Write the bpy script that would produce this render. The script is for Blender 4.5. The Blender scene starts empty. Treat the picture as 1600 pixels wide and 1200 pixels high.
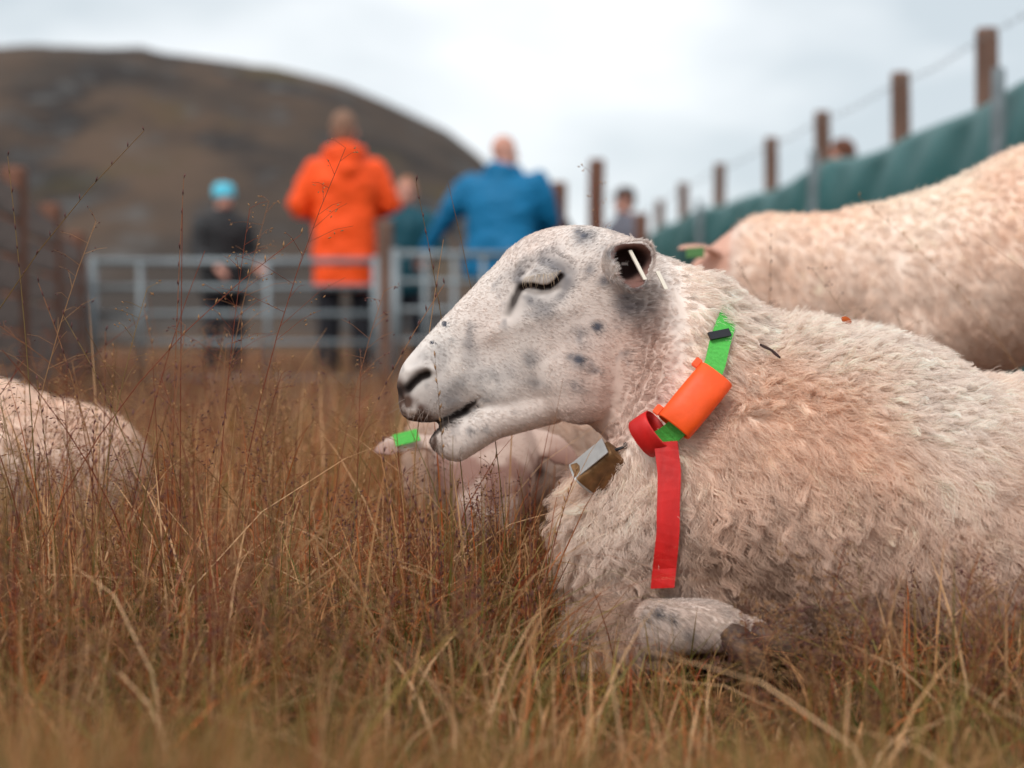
import bpy, bmesh, math, random
import numpy as np
from mathutils import Vector, Matrix
from mathutils.bvhtree import BVHTree
from mathutils.kdtree import KDTree

random.seed(7)
RNG = np.random.default_rng(11)
SC = bpy.context.scene
COL = SC.collection
R = math.radians

# ------------------------------------------------------------------ camera
CAM_H = 0.36
PITCH = math.atan(80 / 2222.0)
cd = bpy.data.cameras.new('camera')
cam = bpy.data.objects.new('camera', cd)
COL.objects.link(cam)
cam.location = (0, 0, CAM_H)
cam.rotation_euler = (R(90) - PITCH, 0, 0)
cd.lens = 50
cd.sensor_width = 36
cd.clip_start = 0.02
cd.clip_end = 6000
cd.dof.use_dof = True
cd.dof.focus_distance = 1.55
cd.dof.aperture_fstop = 2.6
cd.dof.aperture_blades = 9
SC.camera = cam

# ------------------------------------------------------------------ sky, sun, exposure
SUN_EL, SUN_AZ = R(48), R(-150)      # azimuth from +Y, clockwise seen from above
w = bpy.data.worlds.new('World')
SC.world = w
w.use_nodes = True
nt = w.node_tree
nt.nodes.clear()
wo = nt.nodes.new('ShaderNodeOutputWorld')
sky = nt.nodes.new('ShaderNodeTexSky')
sky.sky_type = 'NISHITA'
sky.sun_disc = False
sky.sun_elevation = SUN_EL
sky.sun_rotation = SUN_AZ
bg1 = nt.nodes.new('ShaderNodeBackground')
bg1.inputs[1].default_value = 0.10
nt.links.new(sky.outputs[0], bg1.inputs[0])
tc = nt.nodes.new('ShaderNodeTexCoord')
mp = nt.nodes.new('ShaderNodeMapping')
mp.inputs['Scale'].default_value = (1.6, 1.0, 3.6)
mp.inputs['Location'].default_value = (0.35, 0.2, 0.62)
nz = nt.nodes.new('ShaderNodeTexNoise')
nz.inputs['Scale'].default_value = 1.5
nz.inputs['Detail'].default_value = 4.0
nz.inputs['Roughness'].default_value = 0.45
rp = nt.nodes.new('ShaderNodeValToRGB')
rp.color_ramp.elements[0].position = 0.38
rp.color_ramp.elements[0].color = (0.50, 0.553, 0.585, 1)
rp.color_ramp.elements[1].position = 0.58
rp.color_ramp.elements[1].color = (0.91, 0.92, 0.925, 1)
bg2 = nt.nodes.new('ShaderNodeBackground')
bg2.inputs[1].default_value = 1.12
mx = nt.nodes.new('ShaderNodeMixShader')
mx.inputs[0].default_value = 0.90
nt.links.new(tc.outputs['Generated'], mp.inputs[0])
nt.links.new(mp.outputs[0], nz.inputs[0])
nt.links.new(nz.outputs[0], rp.inputs[0])
nt.links.new(rp.outputs[0], bg2.inputs[0])
nt.links.new(bg1.outputs[0], mx.inputs[1])
nt.links.new(bg2.outputs[0], mx.inputs[2])
nt.links.new(mx.outputs[0], wo.inputs[0])

sl = bpy.data.lights.new('sun', 'SUN')
sl.energy = 1.5
sl.angle = R(20)
sl.color = (1.0, 0.96, 0.9)
so = bpy.data.objects.new('sun', sl)
COL.objects.link(so)
sdir = Vector((math.sin(SUN_AZ) * math.cos(SUN_EL), math.cos(SUN_AZ) * math.cos(SUN_EL), math.sin(SUN_EL)))
so.rotation_euler = sdir.to_track_quat('Z', 'Y').to_euler()
so.location = sdir * 30

SC.view_settings.view_transform = 'Standard'
SC.view_settings.look = 'None'
SC.view_settings.exposure = 0.30
SC.view_settings.gamma = 1.0
SC.view_settings.use_curve_mapping = False
SC.render.engine = 'CYCLES'
SC.cycles.use_denoising = True
try:
    SC.cycles.denoiser = 'OPENIMAGEDENOISE'
except Exception:
    pass
SC.cycles.max_bounces = 6
SC.cycles.diffuse_bounces = 4
SC.cycles.transmission_bounces = 4
SC.cycles.transparent_max_bounces = 4

# ------------------------------------------------------------------ helpers
def smooth(a, b, x):
    t = np.clip((np.asarray(x, float) - a) / (b - a), 0, 1)
    return t * t * (3 - 2 * t)

def P(px, py, d):
    """photo pixel (1600x1200) at depth d along the camera axis -> world"""
    c, s = math.cos(PITCH), math.sin(PITCH)
    u, v = (px - 800) / 2222.0 * d, (600 - py) / 2222.0 * d
    return Vector((u, c * d + s * v, CAM_H - s * d + c * v))

def fnoise(p, scale, seed=0):
    """cheap smooth value noise, p (n,3) -> (n,) in -1..1"""
    q = p * scale + seed * 17.31
    i = np.floor(q).astype(np.int64)
    f = q - i
    f = f * f * (3 - 2 * f)
    def h(a, b, c):
        n = (a * 374761393 + b * 668265263 + c * 2147483647 + seed * 1274126177) & 0xFFFFFFFF
        n = ((n ^ (n >> 13)) * 1274126177) & 0xFFFFFFFF
        return ((n ^ (n >> 16)) & 0xFFFF) / 32767.5 - 1
    r = 0
    for dx in (0, 1):
        for dy in (0, 1):
            for dz in (0, 1):
                wt = (f[:, 0] if dx else 1 - f[:, 0]) * (f[:, 1] if dy else 1 - f[:, 1]) * (f[:, 2] if dz else 1 - f[:, 2])
                r = r + wt * h(i[:, 0] + dx, i[:, 1] + dy, i[:, 2] + dz)
    return r

def srgb(r, g, b):
    f = lambda c: (c / 255 / 12.92) if c / 255 <= 0.04045 else ((c / 255 + 0.055) / 1.055) ** 2.4
    return (f(r), f(g), f(b))

MATS = {}
def mat(name, color=None, rough=0.8, attr=None, spec=0.3, noise=None, bump=None, translucent=0.0, metal=0.0):
    if name in MATS:
        return MATS[name]
    m = bpy.data.materials.new(name)
    m.use_nodes = True
    n = m.node_tree
    b = n.nodes['Principled BSDF']
    b.inputs['Roughness'].default_value = rough
    b.inputs['Specular IOR Level'].default_value = spec
    b.inputs['Metallic'].default_value = metal
    src = None
    if attr:
        a = n.nodes.new('ShaderNodeAttribute')
        a.attribute_name = attr
        src = a.outputs['Color']
    else:
        rgb = n.nodes.new('ShaderNodeRGB')
        rgb.outputs[0].default_value = (*color, 1)
        src = rgb.outputs[0]
    if noise:                                  # (scale, amount, stretch)
        t = n.nodes.new('ShaderNodeTexCoord')
        mpp = n.nodes.new('ShaderNodeMapping')
        mpp.inputs['Scale'].default_value = noise[2] if len(noise) > 2 else (1, 1, 1)
        nn = n.nodes.new('ShaderNodeTexNoise')
        nn.inputs['Scale'].default_value = noise[0]
        nn.inputs['Detail'].default_value = 6
        mr = n.nodes.new('ShaderNodeMapRange')
        mr.inputs['To Min'].default_value = 1 - noise[1]
        mr.inputs['To Max'].default_value = 1 + noise[1]
        mr.inputs['From Min'].default_value = 0.25
        mr.inputs['From Max'].default_value = 0.75
        vm = n.nodes.new('ShaderNodeVectorMath')
        vm.operation = 'SCALE'
        n.links.new(t.outputs['Object'], mpp.inputs[0])
        n.links.new(mpp.outputs[0], nn.inputs[0])
        n.links.new(nn.outputs[0], mr.inputs[0])
        n.links.new(src, vm.inputs[0])
        n.links.new(mr.outputs[0], vm.inputs['Scale'])
        src = vm.outputs[0]
        if bump:
            bp = n.nodes.new('ShaderNodeBump')
            bp.inputs['Strength'].default_value = bump
            bp.inputs['Distance'].default_value = 0.01
            n.links.new(nn.outputs[0], bp.inputs['Height'])
            n.links.new(bp.outputs[0], b.inputs['Normal'])
    n.links.new(src, b.inputs['Base Color'])
    if translucent:
        tr = n.nodes.new('ShaderNodeBsdfTranslucent')
        n.links.new(src, tr.inputs[0])
        ms = n.nodes.new('ShaderNodeMixShader')
        ms.inputs[0].default_value = translucent
        n.links.new(b.outputs[0], ms.inputs[1])
        n.links.new(tr.outputs[0], ms.inputs[2])
        n.links.new(ms.outputs[0], n.nodes['Material Output'].inputs[0])
    MATS[name] = m
    return m

def link(name, data, parent=None, material=None):
    o = bpy.data.objects.new(name, data)
    COL.objects.link(o)
    if parent is not None:
        o.parent = parent
    if material is not None:
        data.materials.append(material)
    return o

def tag(o, label=None, cat=None, group=None, kind=None):
    if label: o['label'] = label
    if cat: o['category'] = cat
    if group: o['group'] = group
    if kind: o['kind'] = kind
    return o

def empty(name, loc, label, cat, group=None):
    o = link(name, None)
    o.location = loc
    o.empty_display_size = 0.05
    return tag(o, label, cat, group)

def child(name, me, root, material):
    """world-space mesh under a root that sits at root.location"""
    if isinstance(me, bpy.types.Mesh):
        me.transform(Matrix.Translation(-Vector(root.location)))
    o = link(name, me, root, material)
    return o

def mesh_np(name, v, faces=None, tris=None, quads=None, smooth_sh=True, col=None):
    me = bpy.data.meshes.new(name)
    v = np.asarray(v, np.float32)
    if faces is not None:
        me.from_pydata(v.tolist(), [], faces)
    else:
        parts = []
        if quads is not None and len(quads): parts.append((np.asarray(quads, np.int32), 4))
        if tris is not None and len(tris): parts.append((np.asarray(tris, np.int32), 3))
        nl = sum(a.size for a, k in parts)
        npoly = sum(len(a) for a, k in parts)
        me.vertices.add(len(v)); me.vertices.foreach_set('co', v.ravel())
        me.loops.add(nl); me.polygons.add(npoly)
        me.loops.foreach_set('vertex_index', np.concatenate([a.ravel() for a, k in parts]))
        tot = np.concatenate([np.full(len(a), k, np.int32) for a, k in parts])
        st = np.concatenate([[0], np.cumsum(tot)[:-1]]).astype(np.int32)
        me.polygons.foreach_set('loop_start', st)
        me.update(calc_edges=True)
        me.validate()
    if smooth_sh:
        me.polygons.foreach_set('use_smooth', np.ones(len(me.polygons), bool))
    if col is not None:
        set_col(me, col)
    me.update()
    return me

def set_col(me, col):
    a = me.attributes.get('Col') or me.attributes.new('Col', 'FLOAT_COLOR', 'POINT')
    c = np.ones((len(me.vertices), 4), np.float32)
    c[:, :3] = col
    a.data.foreach_set('color', c.ravel())

class Shape:
    """collects closed volumes; .mesh() gives one mesh"""
    def __init__(s): s.v, s.f = [], []
    def add(s, v, f):
        o = len(s.v)
        s.v += [tuple(p) for p in v]
        s.f += [tuple(i + o for i in q) for q in f]
    def loft(s, secs, n=20, sub=4):
        """secs: (centre, a_vec, b_vec, exponent); smooth loft with closed ends"""
        S = np.array([np.concatenate([c, a, b, [e]]) for c, a, b, e in secs], float)
        if sub > 1 and len(S) > 2:
            E = np.vstack([2 * S[0] - S[1], S, 2 * S[-1] - S[-2]])
            out = []
            for i in range(1, len(E) - 2):
                for k in range(sub):
                    t = k / sub
                    p0, p1, p2, p3 = E[i - 1], E[i], E[i + 1], E[i + 2]
                    out.append(0.5 * (2 * p1 + (p2 - p0) * t + (2 * p0 - 5 * p1 + 4 * p2 - p3) * t * t + (3 * p1 - p0 - 3 * p2 + p3) * t ** 3))
            out.append(S[-1])
            S = np.array(out)
        ang = np.linspace(0, 2 * math.pi, n, endpoint=False)
        v = []
        for r in S:
            e = 2 / max(r[9], 0.8)
            ca = np.sign(np.cos(ang)) * np.abs(np.cos(ang)) ** e
            sa = np.sign(np.sin(ang)) * np.abs(np.sin(ang)) ** e
            v.append(r[None, 0:3] + ca[:, None] * r[None, 3:6] + sa[:, None] * r[None, 6:9])
        m = len(S)
        v = np.concatenate(v)
        f = []
        for i in range(m - 1):
            for k in range(n):
                a, b = i * n + k, i * n + (k + 1) % n
                f.append((a, b, b + n, a + n))
        v = np.vstack([v, S[0, :3], S[-1, :3]])
        c0, c1 = m * n, m * n + 1
        for k in range(n):
            f.append((c0, (k + 1) % n, k))
            f.append((c1, (m - 1) * n + k, (m - 1) * n + (k + 1) % n))
        s.add(v, f)
    def ell(s, c, rx, ry=None, rz=None, rot=None, n=16):
        ry = rx if ry is None else ry
        rz = rx if rz is None else rz
        M = rot or Matrix.Identity(3)
        v, f = [], []
        for i in range(1, n // 2):
            th = math.pi * i / (n // 2)
            for k in range(n):
                ph = 2 * math.pi * k / n
                p = M @ Vector((rx * math.sin(th) * math.cos(ph), ry * math.sin(th) * math.sin(ph), rz * math.cos(th)))
                v.append(Vector(c) + p)
        rows = n // 2 - 1
        for i in range(rows - 1):
            for k in range(n):
                a, b = i * n + k, i * n + (k + 1) % n
                f.append((a, a + n, b + n, b))
        v.append(Vector(c) + M @ Vector((0, 0, rz))); v.append(Vector(c) + M @ Vector((0, 0, -rz)))
        t, bt = len(v) - 2, len(v) - 1
        for k in range(n):
            f.append((t, k, (k + 1) % n))
            f.append((bt, (rows - 1) * n + (k + 1) % n, (rows - 1) * n + k))
        s.add(v, f)
    def chain(s, pts, n=12):
        """pts: (x,y,z,r) tapered tube with round ends"""
        pts = [(Vector(p[:3]), p[3]) for p in pts]
        secs = []
        for i, (p, r) in enumerate(pts):
            if i == 0: t = pts[1][0] - p
            elif i == len(pts) - 1: t = p - pts[-2][0]
            else: t = (pts[i + 1][0] - p).normalized() + (p - pts[i - 1][0]).normalized()
            t.normalize()
            up = Vector((0, 1, 0)) if abs(t.y) < 0.9 else Vector((1, 0, 0))
            a = t.cross(up).normalized(); b = t.cross(a).normalized()
            secs.append((p, a * r, b * r, 2.0))
        s.loft(secs, n=n, sub=3 if len(secs) > 2 else 1)
        s.ell(pts[0][0], pts[0][1], n=n); s.ell(pts[-1][0], pts[-1][1], n=n)
    def box(s, c, sx, sy, sz, M=None):
        M = M or Matrix.Identity(3)
        v = [Vector(c) + M @ Vector((x * sx, y * sy, z * sz)) for z in (-.5, .5) for y in (-.5, .5) for x in (-.5, .5)]
        s.add(v, [(0, 2, 3, 1), (4, 5, 7, 6), (0, 1, 5, 4), (2, 6, 7, 3), (0, 4, 6, 2), (1, 3, 7, 5)])
    def mesh(s, name, smooth_sh=True):
        return mesh_np(name, s.v, faces=s.f, smooth_sh=smooth_sh)
    def fused(s, name, voxel, iters=4):
        """voxel-fuse the volumes into one continuous surface and relax it"""
        me = s.mesh(name + '_raw')
        o = link('tmp', me)
        md = o.modifiers.new('r', 'REMESH')
        md.mode = 'VOXEL'; md.voxel_size = voxel; md.use_smooth_shade = True
        dg = bpy.context.evaluated_depsgraph_get()
        out = bpy.data.meshes.new_from_object(o.evaluated_get(dg))
        out.name = name
        bpy.data.objects.remove(o); bpy.data.meshes.remove(me)
        relax(out, iters)
        return out

def verts(me):
    a = np.empty(len(me.vertices) * 3, np.float32)
    me.vertices.foreach_get('co', a)
    return a.reshape(-1, 3).astype(float)

def normals(me):
    a = np.empty(len(me.vertices) * 3, np.float32)
    me.vertices.foreach_get('normal', a)
    return a.reshape(-1, 3).astype(float)

def set_verts(me, v):
    me.vertices.foreach_set('co', np.asarray(v, np.float32).ravel())
    me.update()

def relax(me, iters, mask=None):
    if iters <= 0: return
    v = verts(me)
    e = np.empty(len(me.edges) * 2, np.int32)
    me.edges.foreach_get('vertices', e)
    e = e.reshape(-1, 2)
    deg = np.bincount(e.ravel(), minlength=len(v))[:, None].clip(1)
    for k in range(iters):
        s = np.zeros_like(v)
        for c in range(3):
            s[:, c] = np.bincount(e[:, 0], v[e[:, 1], c], len(v)) + np.bincount(e[:, 1], v[e[:, 0], c], len(v))
        nv = s / deg
        f = 0.6 if mask is None else 0.6 * mask[:, None]
        v = v + (nv - v) * f
    set_verts(me, v)

def tri_arrays(me):
    me.calc_loop_triangles()
    t = np.empty(len(me.loop_triangles) * 3, np.int32)
    me.loop_triangles.foreach_get('vertices', t)
    return t.reshape(-1, 3)

def grow_hair(name, me, root_obj, count, density, length, flow, colour, radius, npts=6, clump=0.0, per_clump=14,
              curl=0.0, turns=2.0, lift=0.5, jitter=0.25, material=None, seed=1, gravity=0.0, vary=.07):
    """hair curves on a mesh given in world space.
    density,length: per-vertex arrays; flow: per-vertex vectors; colour: per-vertex rgb; lift per-vertex or scalar"""
    rng = np.random.default_rng(seed)
    v, n, t = verts(me), normals(me), tri_arrays(me)
    a, b, c = v[t[:, 0]], v[t[:, 1]], v[t[:, 2]]
    area = np.linalg.norm(np.cross(b - a, c - a), axis=1) / 2
    wgt = area * density[t].mean(1)
    idx = rng.choice(len(t), count, p=wgt / wgt.sum())
    r1, r2 = np.sqrt(rng.random(count)), rng.random(count)
    bc = np.stack([1 - r1, r1 * (1 - r2), r1 * r2], 1)[:, :, None]
    T = t[idx]
    pick = lambda arr: (arr[T] * (bc if arr.ndim == 2 else bc[:, :, 0])).sum(1)
    p, nn, fl, L, cl = pick(v), pick(n), pick(flow), pick(length), pick(colour)
    lf = pick(lift) if isinstance(lift, np.ndarray) else np.full(count, lift)
    nn /= np.linalg.norm(nn, axis=1)[:, None]
    fl = fl - nn * (fl * nn).sum(1)[:, None]
    fl /= np.linalg.norm(fl, axis=1)[:, None] + 1e-9
    if clump > 0:
        nc = max(4, count // per_clump)
        kd = KDTree(nc)
        for i in range(nc): kd.insert(p[i], i)
        kd.balance()
        cid = np.array([kd.find(q)[1] for q in p])
    else:
        cid = np.arange(count)
    jit = rng.normal(0, jitter, (count, 3))
    jc = rng.normal(0, jitter, (count, 3))
    L = L * rng.uniform(0.7, 1.15, count)
    ts = np.linspace(0, 1, npts)
    def path(pp, nv, fv, jv, LL, lv):
        out = np.empty((len(pp), npts, 3))
        d0 = nv * (lv + .25)[:, None] + fv * (1 - lv)[:, None] + jv * .5
        d1 = nv * (lv * .6)[:, None] + fv + jv + np.array([0, 0, -gravity])
        d0 /= np.linalg.norm(d0, axis=1)[:, None]; d1 /= np.linalg.norm(d1, axis=1)[:, None]
        pos = pp - nv * .0015
        out[:, 0] = pos
        for k in range(1, npts):
            d = d0 * (1 - ts[k]) + d1 * ts[k]
            pos = pos + d * (LL / (npts - 1))[:, None]
            out[:, k] = pos
        return out
    own = path(p, nn, fl, jit, L, lf)
    if clump > 0:
        cc = path(p[cid], nn[cid], fl[cid], jc[cid], L[cid], lf[cid])
        wv = (clump * ts ** 0.8)[None, :, None]
        own = own * (1 - wv) + cc * wv
    if np.any(curl):
        bit = np.cross(nn, fl)[cid]
        ph = rng.uniform(0, 6.28, count)[cid] + rng.normal(0, .35, count)
        am = (pick(curl) if isinstance(curl, np.ndarray) else curl) * rng.uniform(.5, 1.2, count)
        tt = turns * (0.7 + .6 * rng.random(count))[cid]
        for k in range(1, npts):
            w_ = am * ts[k] ** .6
            own[:, k] += bit * (w_ * np.sin(ph + 6.28 * tt * ts[k]))[:, None] + nn[cid] * (w_ * .6 * np.cos(ph + 6.28 * tt * ts[k]))[:, None]
    cu = bpy.data.hair_curves.new(name)
    cu.add_curves([npts] * count)
    off = np.array(root_obj.location)
    cu.attributes['position'].data.foreach_set('vector', (own - off).astype(np.float32).ravel())
    ra = cu.attributes.get('radius') or cu.attributes.new('radius', 'FLOAT', 'POINT')
    ra.data.foreach_set('value', np.tile((radius * (1 - .75 * ts ** 1.5)).astype(np.float32), count))
    ca = cu.attributes.new('Col', 'FLOAT_COLOR', 'CURVE')
    c4 = np.ones((count, 4), np.float32)
    var = rng.normal(1, vary, count) * (rng.normal(1, .08, count)[cid])
    c4[:, :3] = np.clip(cl * var[:, None], 0, .955)
    ca.data.foreach_set('color', c4.ravel())
    o = link(name, cu, root_obj, material)
    return o

# ------------------------------------------------------------------ ground, hill
def node_ground(name, cols, scales, bump=0.6):
    m = bpy.data.materials.new(name)
    m.use_nodes = True
    n = m.node_tree
    b = n.nodes['Principled BSDF']
    b.inputs['Roughness'].default_value = 0.95
    b.inputs['Specular IOR Level'].default_value = 0.1
    t = n.nodes.new('ShaderNodeTexCoord')
    last = None
    for i, (sc_, c0, c1, lo, hi) in enumerate(scales):
        nn = n.nodes.new('ShaderNodeTexNoise')
        nn.inputs['Scale'].default_value = sc_
        nn.inputs['Detail'].default_value = 8
        nn.inputs['Roughness'].default_value = 0.65
        n.links.new(t.outputs['Object'], nn.inputs[0])
        r = n.nodes.new('ShaderNodeMapRange')
        r.inputs['From Min'].default_value = lo
        r.inputs['From Max'].default_value = hi
        n.links.new(nn.outputs[0], r.inputs[0])
        mi = n.nodes.new('ShaderNodeMix')
        mi.data_type = 'RGBA'
        n.links.new(r.outputs[0], mi.inputs['Factor'])
        if last is None:
            mi.inputs['A'].default_value = (*c0, 1)
        else:
            n.links.new(last, mi.inputs['A'])
        mi.inputs['B'].default_value = (*c1, 1)
        last = mi.outputs['Result']
        if i == len(scales) - 1:
            bp = n.nodes.new('ShaderNodeBump')
            bp.inputs['Strength'].default_value = bump
            bp.inputs['Distance'].default_value = 0.05
            n.links.new(nn.outputs[0], bp.inputs['Height'])
            n.links.new(bp.outputs[0], b.inputs['Normal'])
    n.links.new(last, b.inputs['Base Color'])
    return m

M_GROUND = node_ground('moor_ground', None, [(0.35, (.10, .055, .032), (.15, .08, .042), .35, .65),
                                             (3.0, None, (.075, .06, .028), .5, .75),
                                             (40.0, None, (.04, .025, .016), .45, .75)])
M_HILL = node_ground('moor_hill', None, [(0.018, (.052, .042, .036), (.095, .064, .046), .42, .58),
                                         (0.06, None, (.028, .025, .025), .48, .6),
                                         (0.035, None, (.072, .058, .026), .58, .74),
                                         (0.12, None, (.13, .125, .12), .55, .72)], bump=1.0)

def gz(x, y):
    """ground height"""
    x, y = np.asarray(x, float), np.asarray(y, float)
    p = np.stack([x.ravel(), y.ravel(), np.zeros(x.size)], 1)
    return (fnoise(p, 1.3, 3) * .014 + fnoise(p, 4.0, 4) * .006).reshape(x.shape) * smooth(0, 1, 1.0) - .006

rr = np.concatenate([np.linspace(0.05, 6, 60), np.geomspace(6.3, 3500, 46)])
aa = np.linspace(0, 2 * math.pi, 96, endpoint=False)
gx, gy = rr[:, None] * np.sin(aa)[None], rr[:, None] * np.cos(aa)[None] + 1.2
fade = np.where(rr < 12, 1, 0)[:, None]
gzz = gz(gx, gy) * fade
gv = np.stack([gx.ravel(), gy.ravel(), gzz.ravel()], 1)
q = []
for i in range(len(rr) - 1):
    k = np.arange(96)
    q.append(np.stack([i * 96 + k, i * 96 + (k + 1) % 96, (i + 1) * 96 + (k + 1) % 96, (i + 1) * 96 + k], 1)[:, ::-1])
gv = np.vstack([gv, [[0, 1.2, float(gz(0., 1.2))]]])
tr = np.stack([np.arange(96), (np.arange(96) + 1) % 96, np.full(96, len(gv) - 1)], 1)
tag(link('ground', mesh_np('ground', gv, quads=np.concatenate(q), tris=tr), None, M_GROUND), kind='structure')

sil = np.array([(-1500, 330), (-900, 200), (-400, 118), (-200, 97), (0, 90), (100, 87), (200, 91), (225, 90), (260, 101), (430, 120), (480, 131), (540, 146), (600, 170),
                (700, 216), (745, 252), (800, 302), (860, 352), (950, 425), (1050, 490), (1200, 519), (1400, 521)], float)
YR = 260.0
hx = (sil[:, 0] - 800) / 2222 * YR
hz = (520 - sil[:, 1]) / 2222 * YR + .3
X = np.linspace(hx[0], hx[-1], 220)
Y = np.linspace(95, 480, 110)
XX, YY = np.meshgrid(X, Y)
hh = np.interp(XX * YR / np.clip(YY, 150, 330), hx, hz)
g = smooth(95, 262, YY) * (1 - smooth(300, 480, YY)) ** .7
ZZ = hh * g
pp = np.stack([XX.ravel(), YY.ravel(), 0 * XX.ravel()], 1)
ZZ = ZZ + ((fnoise(pp, .035, 8) * 1.0 + fnoise(pp, .12, 9) * .5).reshape(ZZ.shape)) * smooth(0, 12, ZZ) - .4 * (1 - smooth(0, 2, ZZ))
i, j = np.meshgrid(np.arange(109), np.arange(219), indexing='ij')
k0 = (i * 220 + j).ravel()
tag(link('hill', mesh_np('hill', np.stack([XX.ravel(), YY.ravel(), ZZ.ravel()], 1), quads=np.stack([k0, k0 + 1, k0 + 221, k0 + 220], 1)), None, M_HILL), kind='structure')

# ------------------------------------------------------------------ fences
M_WOOD = mat('weathered_wood', (.17, .10, .075), .9, noise=(9, .55, (3, 3, .35)), bump=.5)
M_WOODR = mat('red_brown_wood', (.16, .075, .05), .9, noise=(9, .5, (3, 3, .35)), bump=.5)
M_ZINC = mat('galvanised_steel', (.24, .275, .295), .5, noise=(30, .2), metal=.35, spec=.5)
M_WIRE = mat('fence_wire', (.25, .25, .25), .5, metal=.6)
M_TARP = mat('green_tarpaulin', (.026, .125, .125), .45, noise=(3, .12), spec=.4)

def bevelled(name, dims, bev, taper=1.0, segs=2):
    bm = bmesh.new()
    bmesh.ops.create_cube(bm, size=1)
    bmesh.ops.scale(bm, vec=dims, verts=bm.verts)
    for v_ in bm.verts:
        if v_.co.z > 0:
            v_.co.x *= taper; v_.co.y *= taper
    bmesh.ops.bevel(bm, geom=bm.edges[:], offset=bev, segments=segs, affect='EDGES')
    me = bpy.data.meshes.new(name)
    bm.to_mesh(me); bm.free()
    return me

def round_post(name, r, h, n=14, lean=0.0):
    s = Shape()
    ph = random.random() * 6
    secs = []
    for z in (-.1, .2 * h, .5 * h, .8 * h, h - .012, h):
        rr_ = r * (1 - .04 * z / h) * (1 if z < h else .86)
        secs.append(((lean * z + .004 * math.sin(ph + z * 5), .004 * math.cos(ph + 4 * z), z), Vector((rr_, 0, 0)), Vector((0, rr_, 0)), 2.6))
    s.loft(secs, n=n, sub=2)
    return s.mesh(name)

def tube_between(name, a, b, r, n=8):
    s = Shape()
    a, b = Vector(a), Vector(b)
    t = (b - a).normalized()
    up = Vector((0, 0, 1)) if abs(t.z) < .9 else Vector((1, 0, 0))
    u = t.cross(up).normalized(); v_ = t.cross(u)
    s.loft([(a, u * r, v_ * r, 2), (b, u * r, v_ * r, 2)], n=n, sub=1)
    return s.mesh(name)

def stand(root, name, me, loc, material):
    o = link(name, me, root, material)
    o.location = Vector(loc) - Vector(root.location)
    return o

# right-hand fence: wooden posts with a strand of wire
fr = [(1542, 50), (1413, 118), (1290, 178), (1208, 218), (1125, 258), (1070, 288), (1030, 315), (1001, 336)]
fpos = []
for (x_, y_) in fr:
    d_ = 2222 * 1.26 / (520 - y_)
    p_ = P(x_, y_, d_)
    fpos.append((p_.x, p_.y, p_.z))
fpos = [(2.03, 4.75, 1.66), (2.08, 3.7, 1.66)][::-1] + fpos
fence = empty('fence', (fpos[0][0], fpos[0][1], 0), 'long fence of bare brown wooden posts and wire above the green tarpaulin', 'fence')
for k, (x_, y_, z_) in enumerate(fpos):
    me = round_post('post', .047, z_, lean=random.uniform(-.012, .012))
    me.transform(Matrix.Scale(.94, 4, (0, 1, 0)))
    stand(fence, 'post', me, (x_, y_, 0), M_WOOD)
for dz in (.045, .36):
    s = Shape()
    for k in range(len(fpos) - 1):
        a, b = Vector(fpos[k]), Vector(fpos[k + 1])
        m_ = (a + b) / 2
        s.chain([(a.x - .05, a.y, a.z - dz, .0022), (m_.x - .05, m_.y, m_.z - dz - .02, .0022), (b.x - .05, b.y, b.z - dz, .0022)], n=5)
        if dz < .1:
            for q_ in np.linspace(.08, .92, 9):
                c_ = a.lerp(b, q_)
                zz = c_.z - dz - .02 * (1 - abs(2 * q_ - 1))
                s.chain([(c_.x - .06, c_.y - .008, zz + .014, .0016), (c_.x - .04, c_.y + .008, zz - .014, .0016)], n=4)
    me = s.mesh('wire')
    child('wire', me, fence, M_WIRE)

# tarpaulin hung along the fence on its near side, sagging between stakes
tl = [(p[0] - .13, p[1] - .02) for p in fpos]
tl = [(2.02, 2.9)] + tl
txy = np.array(tl)
seg = np.concatenate([[0], np.cumsum(np.linalg.norm(np.diff(txy, axis=0), axis=1))])
S_ = np.linspace(0, seg[-1], 260)
tx, ty = np.interp(S_, seg, txy[:, 0]), np.interp(S_, seg, txy[:, 1])
stk_y = [2.95, 5.25, 7.7, 10.4]
stk_s = np.interp(stk_y, ty, S_)
sag = np.zeros_like(S_)
for a, b in zip(stk_s[:-1], stk_s[1:]):
    u = np.clip((S_ - a) / (b - a), 0, 1)
    sag = np.maximum(sag, np.sin(u * math.pi) * .07 * ((S_ >= a) & (S_ <= b)))
top = 1.285 - .55 * sag + .012 * np.sin(S_ * 4.1)
front = [(-.05 - .015 * math.sin(k * 1.1), -.08 - k * .115, 1) for k in range(11)]
rows = [(.05, -.25, 0)] + [(.045 * math.cos(t_), .05 * math.sin(t_) - .05, 0) for t_ in np.linspace(0, math.pi, 9)] + front
tv = []
for (dx, dz, fl) in rows:
    wob = .02 * np.sin(S_ * 5.3 + dz * 6) * min(1, -dz * 3) + .012 * np.sin(S_ * 11.7 + dz * 9)
    z = np.maximum(top + dz, .01)
    tv.append(np.stack([tx + dx + wob * (1 if fl else .3), ty, z], 1))
nr, ns = len(rows), len(S_)
tv = np.concatenate(tv)
i, j = np.meshgrid(np.arange(nr - 1), np.arange(ns - 1), indexing='ij')
k0 = (i * ns + j).ravel()
me = mesh_np('sheet', tv, quads=np.stack([k0, k0 + ns, k0 + ns + 1, k0 + 1], 1))
tp = empty('tarpaulin', (float(tx[0]), float(ty[0]), 0), 'dark green tarpaulin hung along the wooden post fence behind the sheep', 'tarpaulin')
o = child('sheet', me, tp, M_TARP)
sd = o.modifiers.new('thick', 'SOLIDIFY'); sd.thickness = .004
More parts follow.
